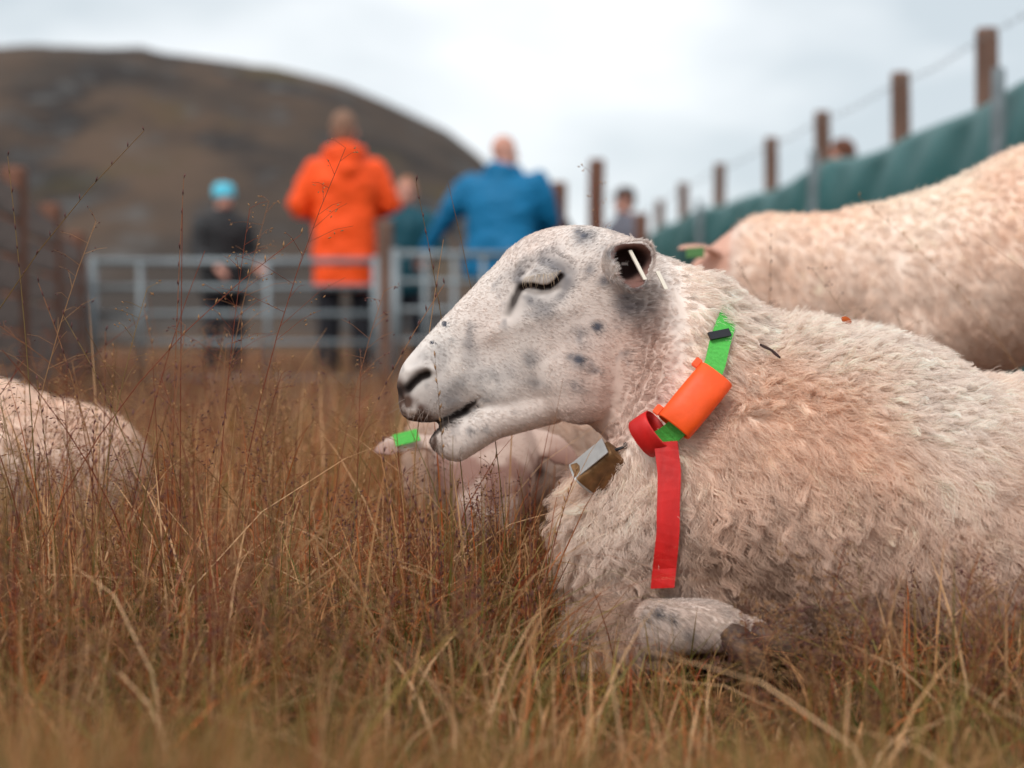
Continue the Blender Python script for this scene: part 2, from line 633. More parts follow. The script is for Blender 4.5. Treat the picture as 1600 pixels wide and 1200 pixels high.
for yy in stk_y[1:]:
    s0 = float(np.interp(yy, ty, S_)); xx = float(np.interp(yy, ty, tx)); zt = float(np.interp(s0, S_, top))
    me = bevelled('metal_stake', (.045, .03, zt + .05), .006)
    me.transform(Matrix.Translation((0, 0, (zt + .05) / 2)))
    o = link('metal_stake', me, None, M_ZINC)
    o.location = (xx - .10, yy, 0)
    tag(o, 'grey metal stake propping up the green tarpaulin', 'stake', 'stakes holding the tarpaulin')

# cross fence posts behind the people
cf = empty('fence', (.4, 9.3, 0), 'short row of broad brown posts behind the man in blue', 'fence')
for (x_, y_, d_, r_) in ((932, 252, 9.2, .055), (873, 287, 9.4, .055), (1003, 335, 10.2, .05)):
    p_ = P(x_, y_, d_)
    stand(cf, 'post', round_post('post', r_, p_.z), (p_.x, p_.y, 0), M_WOODR)
a, b = P(873, 400, 9.4), P(1003, 400, 10.2)
child('rail', tube_between('rail', a, b, .03), cf, M_WOODR)

# left-hand fence: posts with weathered planks
lf = empty('fence', (-2.1, 6.0, 0), 'brown plank fence ending beside the metal gate', 'fence')
lp = []
for (x_, y_, d_) in ((-60, 200, 4.9), (22, 264, 6.0), (80, 320, 7.3), (119, 364, 8.6)):
    p_ = P(x_, y_, d_)
    lp.append(p_)
    stand(lf, 'post', round_post('post', .055, p_.z), (p_.x, p_.y, 0), M_WOODR)
M_PLANK = mat('grey_plank', (.15, .115, .10), .9, noise=(7, .4, (.4, 3, 3)), bump=.4)
for k in range(3):
    a, b = lp[k], lp[k + 1]
    d_ = Vector((b.x - a.x, b.y - a.y, 0))
    ang = math.atan2(d_.y, d_.x)
    ztop = min(a.z, b.z) - .08
    nz_ = 6
    for q_ in range(nz_):
        hgt = (ztop - .06) / nz_
        me = bevelled('plank', (d_.length - .02, .022, hgt * .86), .004)
        o = stand(lf, 'plank', me, ((a.x + b.x) / 2 + .03, (a.y + b.y) / 2 - .055, .06 + hgt * (q_ + .5)), M_PLANK)
        o.rotation_euler.z = ang

# metal sheep hurdles
def hurdle(label, x0, x1, d0, d1, ztop, nr_, ups):
    a, b = P(x0, 520, d0), P(x1, 520, d1)
    a.z = b.z = 0
    g_ = empty('metal_gate', (a.x, a.y, 0), label, 'gate')
    for k in range(nr_):
        z = .10 + (ztop - .10) * (k / (nr_ - 1)) ** .85
        child('rail', tube_between('rail', (a.x, a.y, z), (b.x, b.y, z), .021 if k == nr_ - 1 else .016, n=10), g_, M_ZINC)
    for u in ups:
        c = a.lerp(b, u)
        r_ = .024 if u in (0, 1) else .016
        child('upright', tube_between('upright', (c.x, c.y - .004, .0), (c.x, c.y - .004, ztop + (.03 if u in (0, 1) else 0)), r_, n=10), g_, M_ZINC)
    return g_
hurdle('galvanised metal hurdle in front of the child with the cyan headband', 146, 588, 8.1, 8.0, .76, 5, (0, .17, .62, 1))
hurdle('galvanised metal hurdle in front of the man in the blue jacket', 618, 800, 7.95, 8.1, .80, 5, (0, .25, .5, .75, 1))
gp = P(601, 345, 8.0)
o = link('gate_post', round_post('gate_post', .05, gp.z), None, M_WOOD)
o.location = (gp.x, gp.y, 0)
tag(o, 'weathered wooden post between the two metal hurdles beside the orange jacket', 'post')

# ------------------------------------------------------------------ sheep
M_SKIN = mat('sheep_skin', rough=.85, attr='Col', spec=.2)
M_WOOL = mat('sheep_wool', rough=.75, attr='Col', spec=.15, translucent=.3)
M_FUR = mat('sheep_face_hair', rough=.6, attr='Col', spec=.25, translucent=.15)
WOOL_TIP = np.array((.93, .81, .73))
WOOL_MID = np.array((.87, .67, .555))
WOOL_DIRT = np.array((.54, .36, .265))

K = 1 / 1389.0
def H(px, py, y=0.0):
    return Vector(((px - 800) * K, 1.6 + y, .36 + (520 - py) * K))
def sec(T, B, w_, e=2.2, y=0.0):
    t, b = H(*T), H(*B)
    c = (t + b) / 2
    return (c + Vector((0, y, 0)), (t - b) / 2, Vector((0, w_ * K, 0)), e)
def proj(v):
    """world -> photo pixels"""
    c, s = math.cos(PITCH), math.sin(PITCH)
    x, y, z = v[:, 0], v[:, 1], v[:, 2] - CAM_H
    d = y * c - z * s
    return 800 + 2222 * x / d, 600 - 2222 * (y * s + z * c) / d, d
def bump_at(px, py, cx, cy, rx, ry=None, ang=0.0):
    ry = rx if ry is None else ry
    c, s = math.cos(ang), math.sin(ang)
    u = (px - cx) * c + (py - cy) * s
    v = -(px - cx) * s + (py - cy) * c
    return np.exp(-((u / rx) ** 2 + (v / ry) ** 2))
def dist_poly(px, py, pts):
    best = np.full(px.shape, 1e9)
    for (x0, y0), (x1, y1) in zip(pts[:-1], pts[1:]):
        dx, dy = x1 - x0, y1 - y0
        t = np.clip(((px - x0) * dx + (py - y0) * dy) / (dx * dx + dy * dy), 0, 1)
        best = np.minimum(best, np.hypot(px - x0 - t * dx, py - y0 - t * dy))
    return best
def cup(S, base, rim, up, right, ru, rr_, seed=0):
    """an ear: a hollow, uneven cup from base to rim"""
    base, rim = Vector(base), Vector(rim)
    ax_ = (rim - base)
    n_ = 28
    ang = np.linspace(0, 2 * math.pi, n_, endpoint=False)
    # outline of the rim: broad and rounded towards the tip, notched below, leaning lip
    out = 1 + .04 * np.cos(2 * ang + .6) + .11 * np.cos(3 * (ang - 1.0)) + .025 * np.sin(5 * ang)
    fwd = .24 * np.cos(ang + 2.0) + .07 * np.sin(3 * ang)
    rows = [(0, .50), (.2, .70), (.45, .90), (.72, 1.02), (.88, 1.05), (.98, 1.02), (1.02, .94), (1.0, .84), (.92, .76), (.7, .68), (.42, .55), (.25, .32)]
    v = []
    for t, k in rows:
        for a_, o_, f_ in zip(ang, out, fwd):
            w_ = smooth(.3, 1, t)
            v.append(base + ax_ * (t + f_ * w_) + (up * math.cos(a_) * ru + right * math.sin(a_) * rr_) * (k * (1 + (o_ - 1) * w_)))
    f = []
    m_ = len(rows)
    for i in range(m_ - 1):
        for k in range(n_):
            f.append((i * n_ + k, i * n_ + (k + 1) % n_, (i + 1) * n_ + (k + 1) % n_, (i + 1) * n_ + k))
    f.append(tuple(range(n_))[::-1]); f.append(tuple(range((m_ - 1) * n_, m_ * n_)))
    S.add(v, f)

def front_sheep():
    S = Shape()
    # cranium and upper jaw
    S.loft([sec((620, 600), (622, 626), 12), sec((625, 580), (629, 650), 31, 2.4), sec((634, 563), (645, 658), 40, 2.5), sec((652, 541), (679, 658), 45, 2.5),
            sec((678, 513), (720, 640), 46, 2.4), sec((708, 481), (752, 640), 47, 2.3), sec((740, 447), (796, 668), 52, 2.3),
            sec((772, 415), (838, 663), 62, 2.2), sec((800, 385), (880, 655), 76, 2.2), sec((840, 362), (915, 662), 83, 2.2),
            sec((890, 353), (950, 672), 83, 2.2), sec((940, 357), (985, 680), 80, 2.2), sec((990, 374), (1010, 680), 78, 2.2)], n=28)
    # lower jaw
    S.loft([sec((671, 684), (674, 698), 14), sec((683, 672), (692, 715), 27), sec((703, 657), (716, 721), 33), sec((727, 646), (740, 709), 36),
            sec((765, 625), (776, 687), 42), sec((815, 600), (830, 671), 50), sec((860, 590), (875, 660), 55)], n=24)
    S.ell(H(712, 660), .020, .022, .010)                          # inside of the mouth
    # cheek muscle
    for sy in (-1, 1):
        S.ell(H(905, 570, sy * .032), .055, .032, .066)
        S.ell(H(852, 437, sy * .043), .022, .018, .019)             # closed eye bulge
    # neck
    S.loft([sec((930, 362), (925, 668), 74), sec((1000, 386), (950, 690), 84), sec((1060, 412), (945, 720), 100), sec((1110, 436), (925, 775), 128),
            sec((1180, 480), (915, 860), 170, 2.2, .02), sec((1260, 520), (960, 950), 205, 2.2, .04)], n=28)
    # trunk
    def tr_(px, top_, bot, dep, y=.06, e=2.3):
        t, b = H(px, top_), H(px, bot)
        return ((t + b) / 2 + Vector((0, y, 0)), (t - b) / 2, Vector((0, dep, 0)), e)
    S.loft([tr_(884, 790, 870, .05, .02), tr_(905, 745, 960, .11, .03), tr_(960, 700, 1005, .15, .04), tr_(1050, 600, 1018, .185), tr_(1150, 520, 1025, .205),
            tr_(1250, 503, 1030, .22), tr_(1350, 523, 1035, .235), tr_(1450, 560, 1035, .245), tr_(1550, 598, 1035, .245), tr_(1660, 612, 1035, .24),
            tr_(1800, 640, 1035, .22), tr_(1920, 690, 1030, .17), tr_(1985, 780, 1000, .09)], n=36)
    # folded forelegs
    leg = [P(930, 1000, 1.53), P(985, 988, 1.49), P(1050, 980, 1.468), P(1108, 978, 1.458), P(1142, 988, 1.45), P(1160, 1004, 1.445)]
    rad = (.031, .032, .0285, .026, .0215, .014)
    S.chain([(*p_, r_) for p_, r_ in zip(leg, rad)], n=14)
    S.chain([(*(Vector((2 * .05, 0, 0)) + p_ + Vector((0, .26, -.02))), r_) for p_, r_ in zip(leg, rad)], n=12)
    S.chain([(*P(1135, 985, 1.46), .02), (*P(1170, 988, 1.46), .016), (*P(1198, 998, 1.457), .013)], n=12)
    # hind leg folded on the near side
    S.chain([(.74, 1.50, .13, .10), (.60, 1.44, .07, .055), (.78, 1.41, .045, .026), (.62, 1.40, .035, .022)], n=14)
    # ears
    up, rt = Vector((.10, .12, 1)).normalized(), Vector((1, .28, 0)).normalized()
    eb, er = P(966, 414, 1.545), P(988, 411, 1.487)
    cup(S, eb, er, up, rt, .0255, .0295)
    eb2 = Vector((eb.x, 3.2 - eb.y, eb.z)); er2 = Vector((er.x - .02, 3.2 - er.y + .02, er.z + .022))
    cup(S, eb2, er2, up, Vector((1, -.28, 0)).normalized(), .0245, .0275)
    me = S.fused('sheep_body', .003, 3)
    v = verts(me)
    px, py, d = proj(v)
    relax(me, 14, smooth(1000, 1120, px) * (1 - smooth(880, 960, py) * (1 - smooth(1180, 1260, px))))
    # refine the head
    bm = bmesh.new(); bm.from_mesh(me)
    xa, zb = (1075 - 800) * K, .36 + (520 - 735) * K
    ed = [e for e in bm.edges if all(q_.co.x < xa and q_.co.z > zb and q_.co.y < 1.64 for q_ in e.verts)]
    bmesh.ops.subdivide_edges(bm, edges=ed, cuts=1, use_grid_fill=True, smooth=0.2)
    bm.to_mesh(me); bm.free()
    me.update()
    v, n = verts(me), normals(me)
    px, py, d = proj(v)
    near = smooth(1.62, 1.575, d)
    side = smooth(.25, .6, np.abs(n[:, 1])) * near
    h = np.zeros(len(v))
    headm = 1 - smooth(1010, 1060, px)
    slit = [(813, 449), (822, 446), (833, 447), (846, 450), (858, 449), (868, 442), (878, 430)]
    ds = dist_poly(px, py, slit)
    h -= .0042 * np.exp(-(ds / 3.0) ** 2) * side
    lid2 = [(818, 455), (835, 461), (855, 460), (872, 451)]
    h -= .0014 * np.exp(-(dist_poly(px, py, lid2) / 4) ** 2) * side
    lid1 = [(812, 432), (828, 418), (850, 413), (872, 417), (886, 428)]
    h -= .0020 * np.exp(-(dist_poly(px, py, lid1) / 4) ** 2) * side
    h += .0022 * np.exp(-(dist_poly(px, py, [(806, 415), (828, 400), (858, 396), (886, 406)]) / 9) ** 2) * side
    tear = [(813, 447), (806, 462), (799, 480), (794, 492)]
    h -= .0018 * np.exp(-(dist_poly(px, py, tear) / 6) ** 2) * side
    nos = [(636, 608), (645, 598), (656, 589), (667, 585)]
    dn = dist_poly(px, py, nos)
    h -= .009 * np.exp(-(dn / 6.0) ** 2) * near
    h += .0025 * np.exp(-(dist_poly(px, py, [(640, 580), (660, 572), (676, 578)]) / 7) ** 2) * near
    h -= .003 * np.exp(-(dist_poly(px, py, [(619, 612), (628, 628), (634, 650)]) / 4) ** 2) * near
    h += .0020 * np.exp(-(dist_poly(px, py, [(640, 640), (680, 642), (715, 630)]) / 9) ** 2) * side
    h -= .0025 * np.exp(-(dist_poly(px, py, [(725, 637), (738, 630), (748, 622)]) / 4) ** 2) * side
    h += .003 * np.exp(-(dist_poly(px, py, [(770, 520), (830, 500), (890, 480)]) / 16) ** 2) * side     # cheek bone
    h -= .003 * bump_at(px, py, 770, 560, 45, 30, .4) * side
    h -= .002 * bump_at(px, py, 835, 625, 60, 20, -.3) * side
    h += (.0007 * fnoise(v, 60, 2)) * headm
    # neck folds
    q_ = np.stack([v[:, 0] * 1.0, v[:, 1], v[:, 2] * .35], 1)
    xb = np.interp(py, [380, 450, 550, 620, 680, 720, 760], [1030, 1050, 1055, 1030, 985, 930, 860])
    fold = np.exp(-((px - xb + 22) / 30) ** 2) * smooth(420, 470, py) * (1 - smooth(690, 720, py))
    ph = (px - xb) / 13 + 1.6 * fnoise(v * np.array([1, 1, .6]), 45, 6) + .8 * fnoise(v, 120, 7)
    h += (np.abs(np.sin(ph * 1.5)) * .0042 - .002) * fold * near
    v = v + n * h[:, None]
    # fleece lumps
    woolm = smooth(-10, 30, px - xb)
    ld = np.min([np.linalg.norm(v - np.array(leg[i].lerp(leg[i + 1], t)), axis=1) for i in range(2, 5) for t in (0, .33, .66, 1)], axis=0)
    legm = 1 - smooth(.036, .046, ld)
    woolm = woolm * (1 - legm)
    v = v + n * ((fnoise(v * np.array([1, 1, .7]), 22, 12) * .006 + fnoise(v, 9, 13) * .008) * woolm)[:, None]
    set_verts(me, v)
    n = normals(me)
    # ---- colours
    white = np.array(srgb(226, 218, 212)); pink = np.array(srgb(206, 172, 156)); grey = np.array(srgb(72, 76, 88)); dark = np.array(srgb(34, 24, 22))
    brown = np.array(srgb(88, 62, 50))
    n1, n2, n3 = fnoise(v, 18, 21), fnoise(v, 60, 22), fnoise(v, 150, 23)
    c = np.tile(white, (len(v), 1))
    def mixc(c, k, f): return c * (1 - f[:, None]) + k * f[:, None]
    pk = np.clip(.25 + .75 * smooth(800, 980, px) * smooth(440, 560, py) + .3 * smooth(600, 680, py) * smooth(720, 800, px) + .25 * n1, 0, 1) * .8
    c = mixc(c, pink, pk)
    gr = np.zeros(len(v))
    for (x_, y_, r_, s_) in ((932, 510, 8, .95), (910, 527, 13, .6), (897, 522, 12, .35), (903, 565, 10, .95), (892, 558, 8, .5), (899, 602, 9, .8), (905, 608, 7, .6),
                             (885, 594, 8, .45), (825, 560, 14, .4), (800, 585, 22, .35), (912, 372, 16, .6), (903, 361, 8, .7), (920, 421, 9, .7), (985, 464, 28, .6),
                             (945, 440, 12, .5), (948, 395, 14, .5), (760, 596, 22, .45), (690, 560, 28, .3), (660, 560, 18, .35), (845, 478, 30, .5), (862, 476, 16, .4),
                             (800, 430, 12, .3), (838, 424, 13, .6), (862, 421, 12, .55), (830, 405, 14, .4), (892, 420, 12, .5), (850, 395, 22, .35), (720, 600, 30, .3), (836, 600, 12, .3), (735, 560, 20, .25), (700, 625, 30, .35)):
        gr = np.maximum(gr, s_ * bump_at(px, py, x_, y_, r_ * 1.1))
    gr = np.clip(gr * (1.0 + .9 * n2 + .5 * n3), 0, .95)
    ring = np.exp(-((np.hypot(px - 848, (py - 442) * 1.2) - 38) / 16) ** 2) * np.clip(.35 + .8 * n2 + .4 * n3, 0, .7)
    gr = np.maximum(gr, ring)
    gr = np.maximum(gr, np.clip(n2 * .9 + n3 * .5 - .45, 0, .5) * headm)
    for (x_, y_, r_) in ((694, 506, 4.5), (675, 535, 3.5)):
        gr = np.maximum(gr, .98 * (bump_at(px, py, x_, y_, r_) > .4))
    c = mixc(c, grey, gr * near)
    mus = np.clip(smooth(690, 640, px) * smooth(600, 650, py) * (.75 + .9 * n2 + .7 * n3) + 1.2 * bump_at(px, py, 622, 610, 13, 24) + .6 * bump_at(px, py, 676, 692, 16, 22) * (1 + n3), 0, .95)
    c = mixc(c, brown, mus)
    c = mixc(c, dark, np.clip(1.3 * np.exp(-(dn / 8.5) ** 2), 0, .97) * near)
    c = mixc(c, dark, np.clip(1.1 * np.exp(-((px - 624) ** 2 / 60 + (py - 612) ** 2 / 150)), 0, .9))
    c = mixc(c, dark, np.clip(1.5 * np.exp(-(ds / 5.0) ** 2), 0, 1) * near)
    c = mixc(c, dark, np.clip((1.1 + .3 * n3) * np.exp(-(dist_poly(px, py, tear) / 7) ** 2) * smooth(512, 465, py), 0, .9) * near)
    lip = [(634, 660), (655, 662), (678, 661), (703, 652), (725, 640), (740, 630)]
    c = mixc(c, dark, np.clip(1.3 * np.exp(-(dist_poly(px, py, lip) / 4.5) ** 2), 0, .95))
    c = mixc(c, dark, np.clip(np.exp(-(dist_poly(px, py, [(668, 684), (684, 670), (703, 657), (728, 642)]) / 5) ** 2), 0, .9))
    c = mixc(c, brown, np.clip(.7 * bump_at(px, py, 912, 668, 22, 12), 0, .7))
    # inside of the ear
    ear_c = np.array(P(988, 411, 1.50)); ax = np.array((er - eb).normalized())
    rel = v - np.array(eb)
    al = rel @ ax
    rd = np.linalg.norm(rel - al[:, None] * ax, axis=1)
    inw = ((n * (rel - al[:, None] * ax)).sum(1) < 0)
    inear = (al > .008) & (al < .075) & (rd < .034) & inw & (d < 1.56)
    c = mixc(c, np.array(srgb(120, 78, 68)), (inear * .9))
    c = mixc(c, np.array(srgb(50, 32, 30)), inear * smooth(.05, .03, al) * .95)
    # fleece
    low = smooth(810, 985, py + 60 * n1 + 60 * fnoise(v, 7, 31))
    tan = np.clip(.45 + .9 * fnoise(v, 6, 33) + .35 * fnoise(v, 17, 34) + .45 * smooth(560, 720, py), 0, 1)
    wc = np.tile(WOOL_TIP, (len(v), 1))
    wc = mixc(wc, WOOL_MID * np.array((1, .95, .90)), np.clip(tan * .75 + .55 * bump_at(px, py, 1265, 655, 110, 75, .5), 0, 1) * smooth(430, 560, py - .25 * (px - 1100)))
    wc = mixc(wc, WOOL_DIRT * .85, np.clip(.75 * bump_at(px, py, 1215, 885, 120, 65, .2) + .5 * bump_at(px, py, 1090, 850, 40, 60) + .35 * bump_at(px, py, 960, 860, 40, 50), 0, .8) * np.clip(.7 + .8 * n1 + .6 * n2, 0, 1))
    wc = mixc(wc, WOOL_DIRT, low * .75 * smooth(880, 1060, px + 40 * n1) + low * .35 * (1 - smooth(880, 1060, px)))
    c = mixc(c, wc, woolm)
    lg = mixc(np.tile(white * np.array((.72, .66, .64)), (len(v), 1)), WOOL_MID * .75, np.clip(.5 + .5 * n1, 0, 1) * .7)
    lg = mixc(lg, grey * .6, np.clip(np.maximum.reduce([bump_at(px, py, 1025, 958, 9), 1.3 * bump_at(px, py, 1049, 965, 6, 8), .6 * bump_at(px, py, 1075, 990, 9), .5 * bump_at(px, py, 1010, 965, 14), .4 * bump_at(px, py, 1130, 958, 6)]) * (1 + .5 * n3), 0, .95))
    c = c * (1 - legm[:, None]) + lg * legm[:, None]
    set_col(me, c)

    root = empty('sheep', (.35, 1.62, 0), 'white sheep with grey-speckled face and closed eye lying in grass wearing a green collar', 'sheep')
    bv = BVHTree.FromPolygons([tuple(a) for a in v], [tuple(p_.vertices) for p_ in me.polygons])
    wmesh = me.copy()
    child('body', me, root, M_SKIN)
    # ---- short facial hair
    camf = np.where(n[:, 1] < .25, 1.0, .25)
    den = (np.clip(headm * (1 - woolm) + legm, 0, 1)) * camf
    den *= 1 - np.clip(1.2 * np.exp(-(dn / 8) ** 2) + 1.0 * np.exp(-(ds / 4) ** 2), 0, 1) * near
    den *= 1 - .92 * inear
    eyed = np.minimum(ds, dist_poly(px, py, tear))
    ln = np.full(len(v), .0068) * (.42 + .58 * smooth(5, 22, np.minimum(eyed, dn)))  + .003 * smooth(930, 1010, px) - .003 * smooth(680, 630, px)
    fl = np.stack([np.full(len(v), .8), np.zeros(len(v)), -.25 + .9 * smooth(470, 400, py) - .7 * smooth(640, 700, py) + .5 * n1], 1)
    grow_hair('face_hair', wmesh, root, 150000, den + 1e-9, ln, fl, np.clip(c * 1.06, 0, .9), .00017, npts=5, clump=.35, per_clump=8, lift=.22, jitter=.13, vary=.11, material=M_FUR, seed=3)
    # ---- fleece
    den = woolm * np.where(n[:, 1] < .3, 1.0, .3) * np.where(px > 1720, .35, 1) * (1 + .6 * smooth(700, 900, py)) + 1e-9
    den *= np.where(v[:, 2] < .005, .05, 1)
    ln = .011 + .016 * smooth(0, 110, px - xb) + .010 * smooth(660, 800, py) + .010 * smooth(1100, 1180, px) * smooth(30, -30, py - np.interp(px, [1100, 1280, 1400, 1600], [430, 500, 535, 610]))
    dn_ = smooth(640, 800, py - .12 * (px - 1000))
    fx = .75 * (1 - dn_) + .12 * dn_
    fl = np.stack([fx + .35 * n1, -.1 + 0 * fx, -.5 - .6 * dn_ + .25 * n2], 1)
    lift = .34 + .22 * smooth(.5, .9, n[:, 2]) + .1 * smooth(960, 880, px)
    curl = .0012 + .0030 * smooth(680, 820, py)
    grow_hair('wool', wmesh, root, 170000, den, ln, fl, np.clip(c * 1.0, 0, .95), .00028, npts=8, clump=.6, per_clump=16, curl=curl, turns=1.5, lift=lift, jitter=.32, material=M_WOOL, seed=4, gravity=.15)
    # longer curly locks on chest, lower flank and nape
    nape = smooth(1085, 1130, px) * (1 - smooth(1500, 1620, px)) * smooth(.35, .75, n[:, 2])
    lowl = smooth(690, 790, py) * (1 - smooth(1330, 1480, px))
    den = woolm * np.where(n[:, 1] < .3, 1.0, .3) * (lowl + 1.6 * nape) * np.where(v[:, 2] < .01, .05, 1) + 1e-9
    grow_hair('locks', wmesh, root, 34000, den, .030 + .010 * lowl - .006 * nape * (1 - lowl), fl, np.clip(c * 1.02, 0, .95), .00034, npts=9, clump=.86, per_clump=18,
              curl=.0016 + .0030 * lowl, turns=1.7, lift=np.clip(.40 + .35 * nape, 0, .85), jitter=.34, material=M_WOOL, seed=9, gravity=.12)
    # whiskers on lips and chin
    s = Shape()
    for k in range(34):
        xx, yy = (random.uniform(628, 700), random.uniform(622, 652)) if k < 22 else (random.uniform(672, 722), random.uniform(690, 716))
        hit = ray(bv, xx, yy)
        if hit is None or hit[0].y > 1.62: continue
        dv = (hit[1] + Vector((random.uniform(-.5, .3), 0, random.uniform(-.8, 0)))).normalized()
        ll = random.uniform(.010, .024)
        s.chain([(*hit[0], .00022), (*(hit[0] + dv * ll * .5), .00018), (*(hit[0] + dv * ll + Vector((0, 0, -.003))), .00007)], n=4)
    child('whiskers', s.mesh('whiskers'), root, mat('whisker', srgb(150, 135, 125), .6))
    # ---- eyelashes
    s = Shape()
    lash = []
    for k in range(19):
        t = (k + random.uniform(-.4, .4)) / 18
        xx = 822 + 52 * t
        yy = np.interp(xx, [822, 840, 858, 874], [433, 429, 428, 424])
        hit = ray(bv, xx, yy)
        ye = np.interp(xx, [822, 840, 858, 874], [444, 446, 445, 435]) + random.uniform(-3, 2)
        hit2 = ray(bv, xx - 2 + 4 * t + random.uniform(-2, 2), ye + random.uniform(-2, 2))
        if hit is None or hit2 is None: continue
        a = hit[0] + hit[1] * .001
        b = hit2[0] + hit2[1] * .006
        m_ = (a + b) / 2 + hit[1] * .0035
        s.chain([(*a, .0003), (*m_, .00028), (*b, .0001)], n=5)
    child('eyelashes', s.mesh('eyelashes'), root, mat('pale_lash', srgb(186, 166, 142), .6))
    # ---- hooves
    for (x_, y_, dd, rz) in ((1163, 1013, 1.432, .25), (1209, 1006, 1.445, -.35)):
        hs = Shape()
        p_ = P(x_, y_, dd)
        ax_ = Vector((.55, -.25, -.55)).normalized() if rz > 0 else Vector((.75, -.2, -.35)).normalized()
        u_ = ax_.cross(Vector((0, 1, 0))).normalized(); w_ = ax_.cross(u_).normalized()
        hs.loft([(p_ - ax_ * .026, u_ * .011, w_ * .012, 2), (p_ - ax_ * .010, u_ * .0165, w_ * .015, 2.3), (p_ + ax_ * .012, u_ * .0155, w_ * .014, 2.3), (p_ + ax_ * .030, u_ * .006, w_ * .009, 2.2)], n=14)
        child('hoof', hs.mesh('hoof'), root, mat('hoof_horn', srgb(88, 68, 58), .6, noise=(60, .5), bump=.4))
    return root, bv

def ray(bv, px, py, back=False):
    """first hit of the body surface seen at a photo pixel"""
    o = Vector((0, 0, CAM_H))
    for k in range(14):
        dr = (P(px, py + 4 * k, 2.0) - o).normalized()
        loc, nor, idx, dist = bv.ray_cast(o, dr)
        if loc is not None:
            return loc, (-nor if nor.dot(dr) > 0 else nor)
    return None
SHEEP, BV = front_sheep()

# ------------------------------------------------------------------ what the front sheep wears
M_GREEN = mat('green_webbing', srgb(84, 186, 78), .6, noise=(300, .12), bump=.2)
M_BLACK = mat('black_plastic', srgb(38, 38, 44), .5)
M_ORANGE = mat('orange_plastic', srgb(246, 86, 24), .5, noise=(60, .13), bump=.08, spec=.4)
M_RED = mat('red_plastic_tape', srgb(196, 30, 28), .5, noise=(70, .22, (1, 1, .4)), bump=.15, spec=.35)
M_BRASS = mat('worn_brass', srgb(122, 90, 58), .5, noise=(55, .75), bump=.4, metal=.5, spec=.5)
M_STEEL = mat('dull_steel', srgb(170, 168, 166), .45, noise=(40, .3), metal=.4, spec=.5)

def strip(name, pts, wid, thick=.0015, closed=False):
    """pts: (pos, width_dir, normal); a flat band with thickness"""
    v, f = [], []
    n_ = len(pts)
    for p_, w_, nn_ in pts:
        w_ = w_.normalized() * wid / 2
        nn_ = nn_.normalized() * thick / 2
        v += [p_ - w_ + nn_, p_ + w_ + nn_, p_ + w_ - nn_, p_ - w_ - nn_]
    for i in range(n_ if closed else n_ - 1):
        a, b = 4 * i, 4 * ((i + 1) % n_)
        for k in range(4):
            f.append((a + k, a + (k + 1) % 4, b + (k + 1) % 4, b + k))
    if not closed:
        f += [(0, 3, 2, 1), (4 * n_ - 4, 4 * n_ - 3, 4 * n_ - 2, 4 * n_ - 1)]
    me = mesh_np(name, [tuple(q_) for q_ in v], faces=f, smooth_sh=False)
    return me

def hollow(name, A, B, u, w_, wall, e=2.8, n=32, lip=0.0):
    """open tube from A to B with half-axes u, w_ (vectors)"""
    ang = np.linspace(0, 2 * math.pi, n, endpoint=False)
    ca = np.sign(np.cos(ang)) * np.abs(np.cos(ang)) ** (2 / e)
    sa = np.sign(np.sin(ang)) * np.abs(np.sin(ang)) ** (2 / e)
    A, B = Vector(A), Vector(B)
    ax = (B - A).normalized()
    def ring(c, k): return [c + u * (x_ * k[0]) + w_ * (y_ * k[1]) for x_, y_ in zip(ca, sa)]
    ku = lambda t: ((u.length - t) / u.length, (w_.length - t) / w_.length)
    rings = [ring(A, ku(.0012)), ring(A + ax * .0012, ku(0)), ring(A.lerp(B, .33), ku(-.0004)), ring(A.lerp(B, .66), ku(-.0004)), ring(B - ax * .0012, ku(0)), ring(B, ku(.0012)),
             ring(B, ku(wall)), ring(A.lerp(B, .5), ku(wall)), ring(A, ku(wall))]
    v = [p_ for r_ in rings for p_ in r_]
    m_ = len(rings)
    f = []
    for i in range(m_):
        for k in range(n):
            a, b = i * n, ((i + 1) % m_) * n
            f.append((a + k, a + (k + 1) % n, b + (k + 1) % n, b + k))
    return mesh_np(name, [tuple(q_) for q_ in v], faces=f)

cpath = [(1165, 440), (1150, 470), (1135, 500), (1122, 540), (1112, 580), (1085, 632), (1052, 672), (1018, 695), (985, 703), (955, 700)]
coff = [-.008, -.006, .002, .009, .012, .020, .017, -.002, -.008, -.010]
cp = []
for (x_, y_), o_ in zip(cpath, coff):
    l_, n_ = ray(BV, x_, y_)
    cp.append((l_ + n_ * o_, n_))
far = [(Vector((p_.x + .01, 3.24 - p_.y, p_.z)), Vector((n_.x, -n_.y, n_.z))) for p_, n_ in cp[::-1]]
loop = cp + far
pts = []
N_ = len(loop)
P3 = [l_[0] for l_ in loop]; N3 = [l_[1] for l_ in loop]
for i in range(N_):
    for k in range(5):
        t = k / 5
        p0, p1, p2, p3 = P3[i - 1], P3[i], P3[(i + 1) % N_], P3[(i + 2) % N_]
        q_ = .5 * (2 * p1 + (p2 - p0) * t + (2 * p0 - 5 * p1 + 4 * p2 - p3) * t * t + (3 * p1 - p0 - 3 * p2 + p3) * t ** 3)
        pts.append((q_, N3[i].lerp(N3[(i + 1) % N_], t)))
band = []
for i, (p_, n_) in enumerate(pts):
    tg = pts[(i + 1) % len(pts)][0] - pts[i - 1][0]
    band.append((p_, tg.cross(n_).normalized(), n_))
col_root = empty('collar', P3[5], "green webbing collar around the front sheep's neck", 'collar')
child('strap', strip('strap', band, .022, .003, closed=True), col_root, M_GREEN)
l_, n_ = ray(BV, 1120, 528)
p0 = l_ + n_ * .0115
tg = (P3[4] - P3[2]).normalized()
wd = tg.cross(n_).normalized()
s = Shape()
s.box(p0, .025, .009, .004, Matrix((wd * .8 + tg * .6, tg * .8 - wd * .6, n_)).transposed())
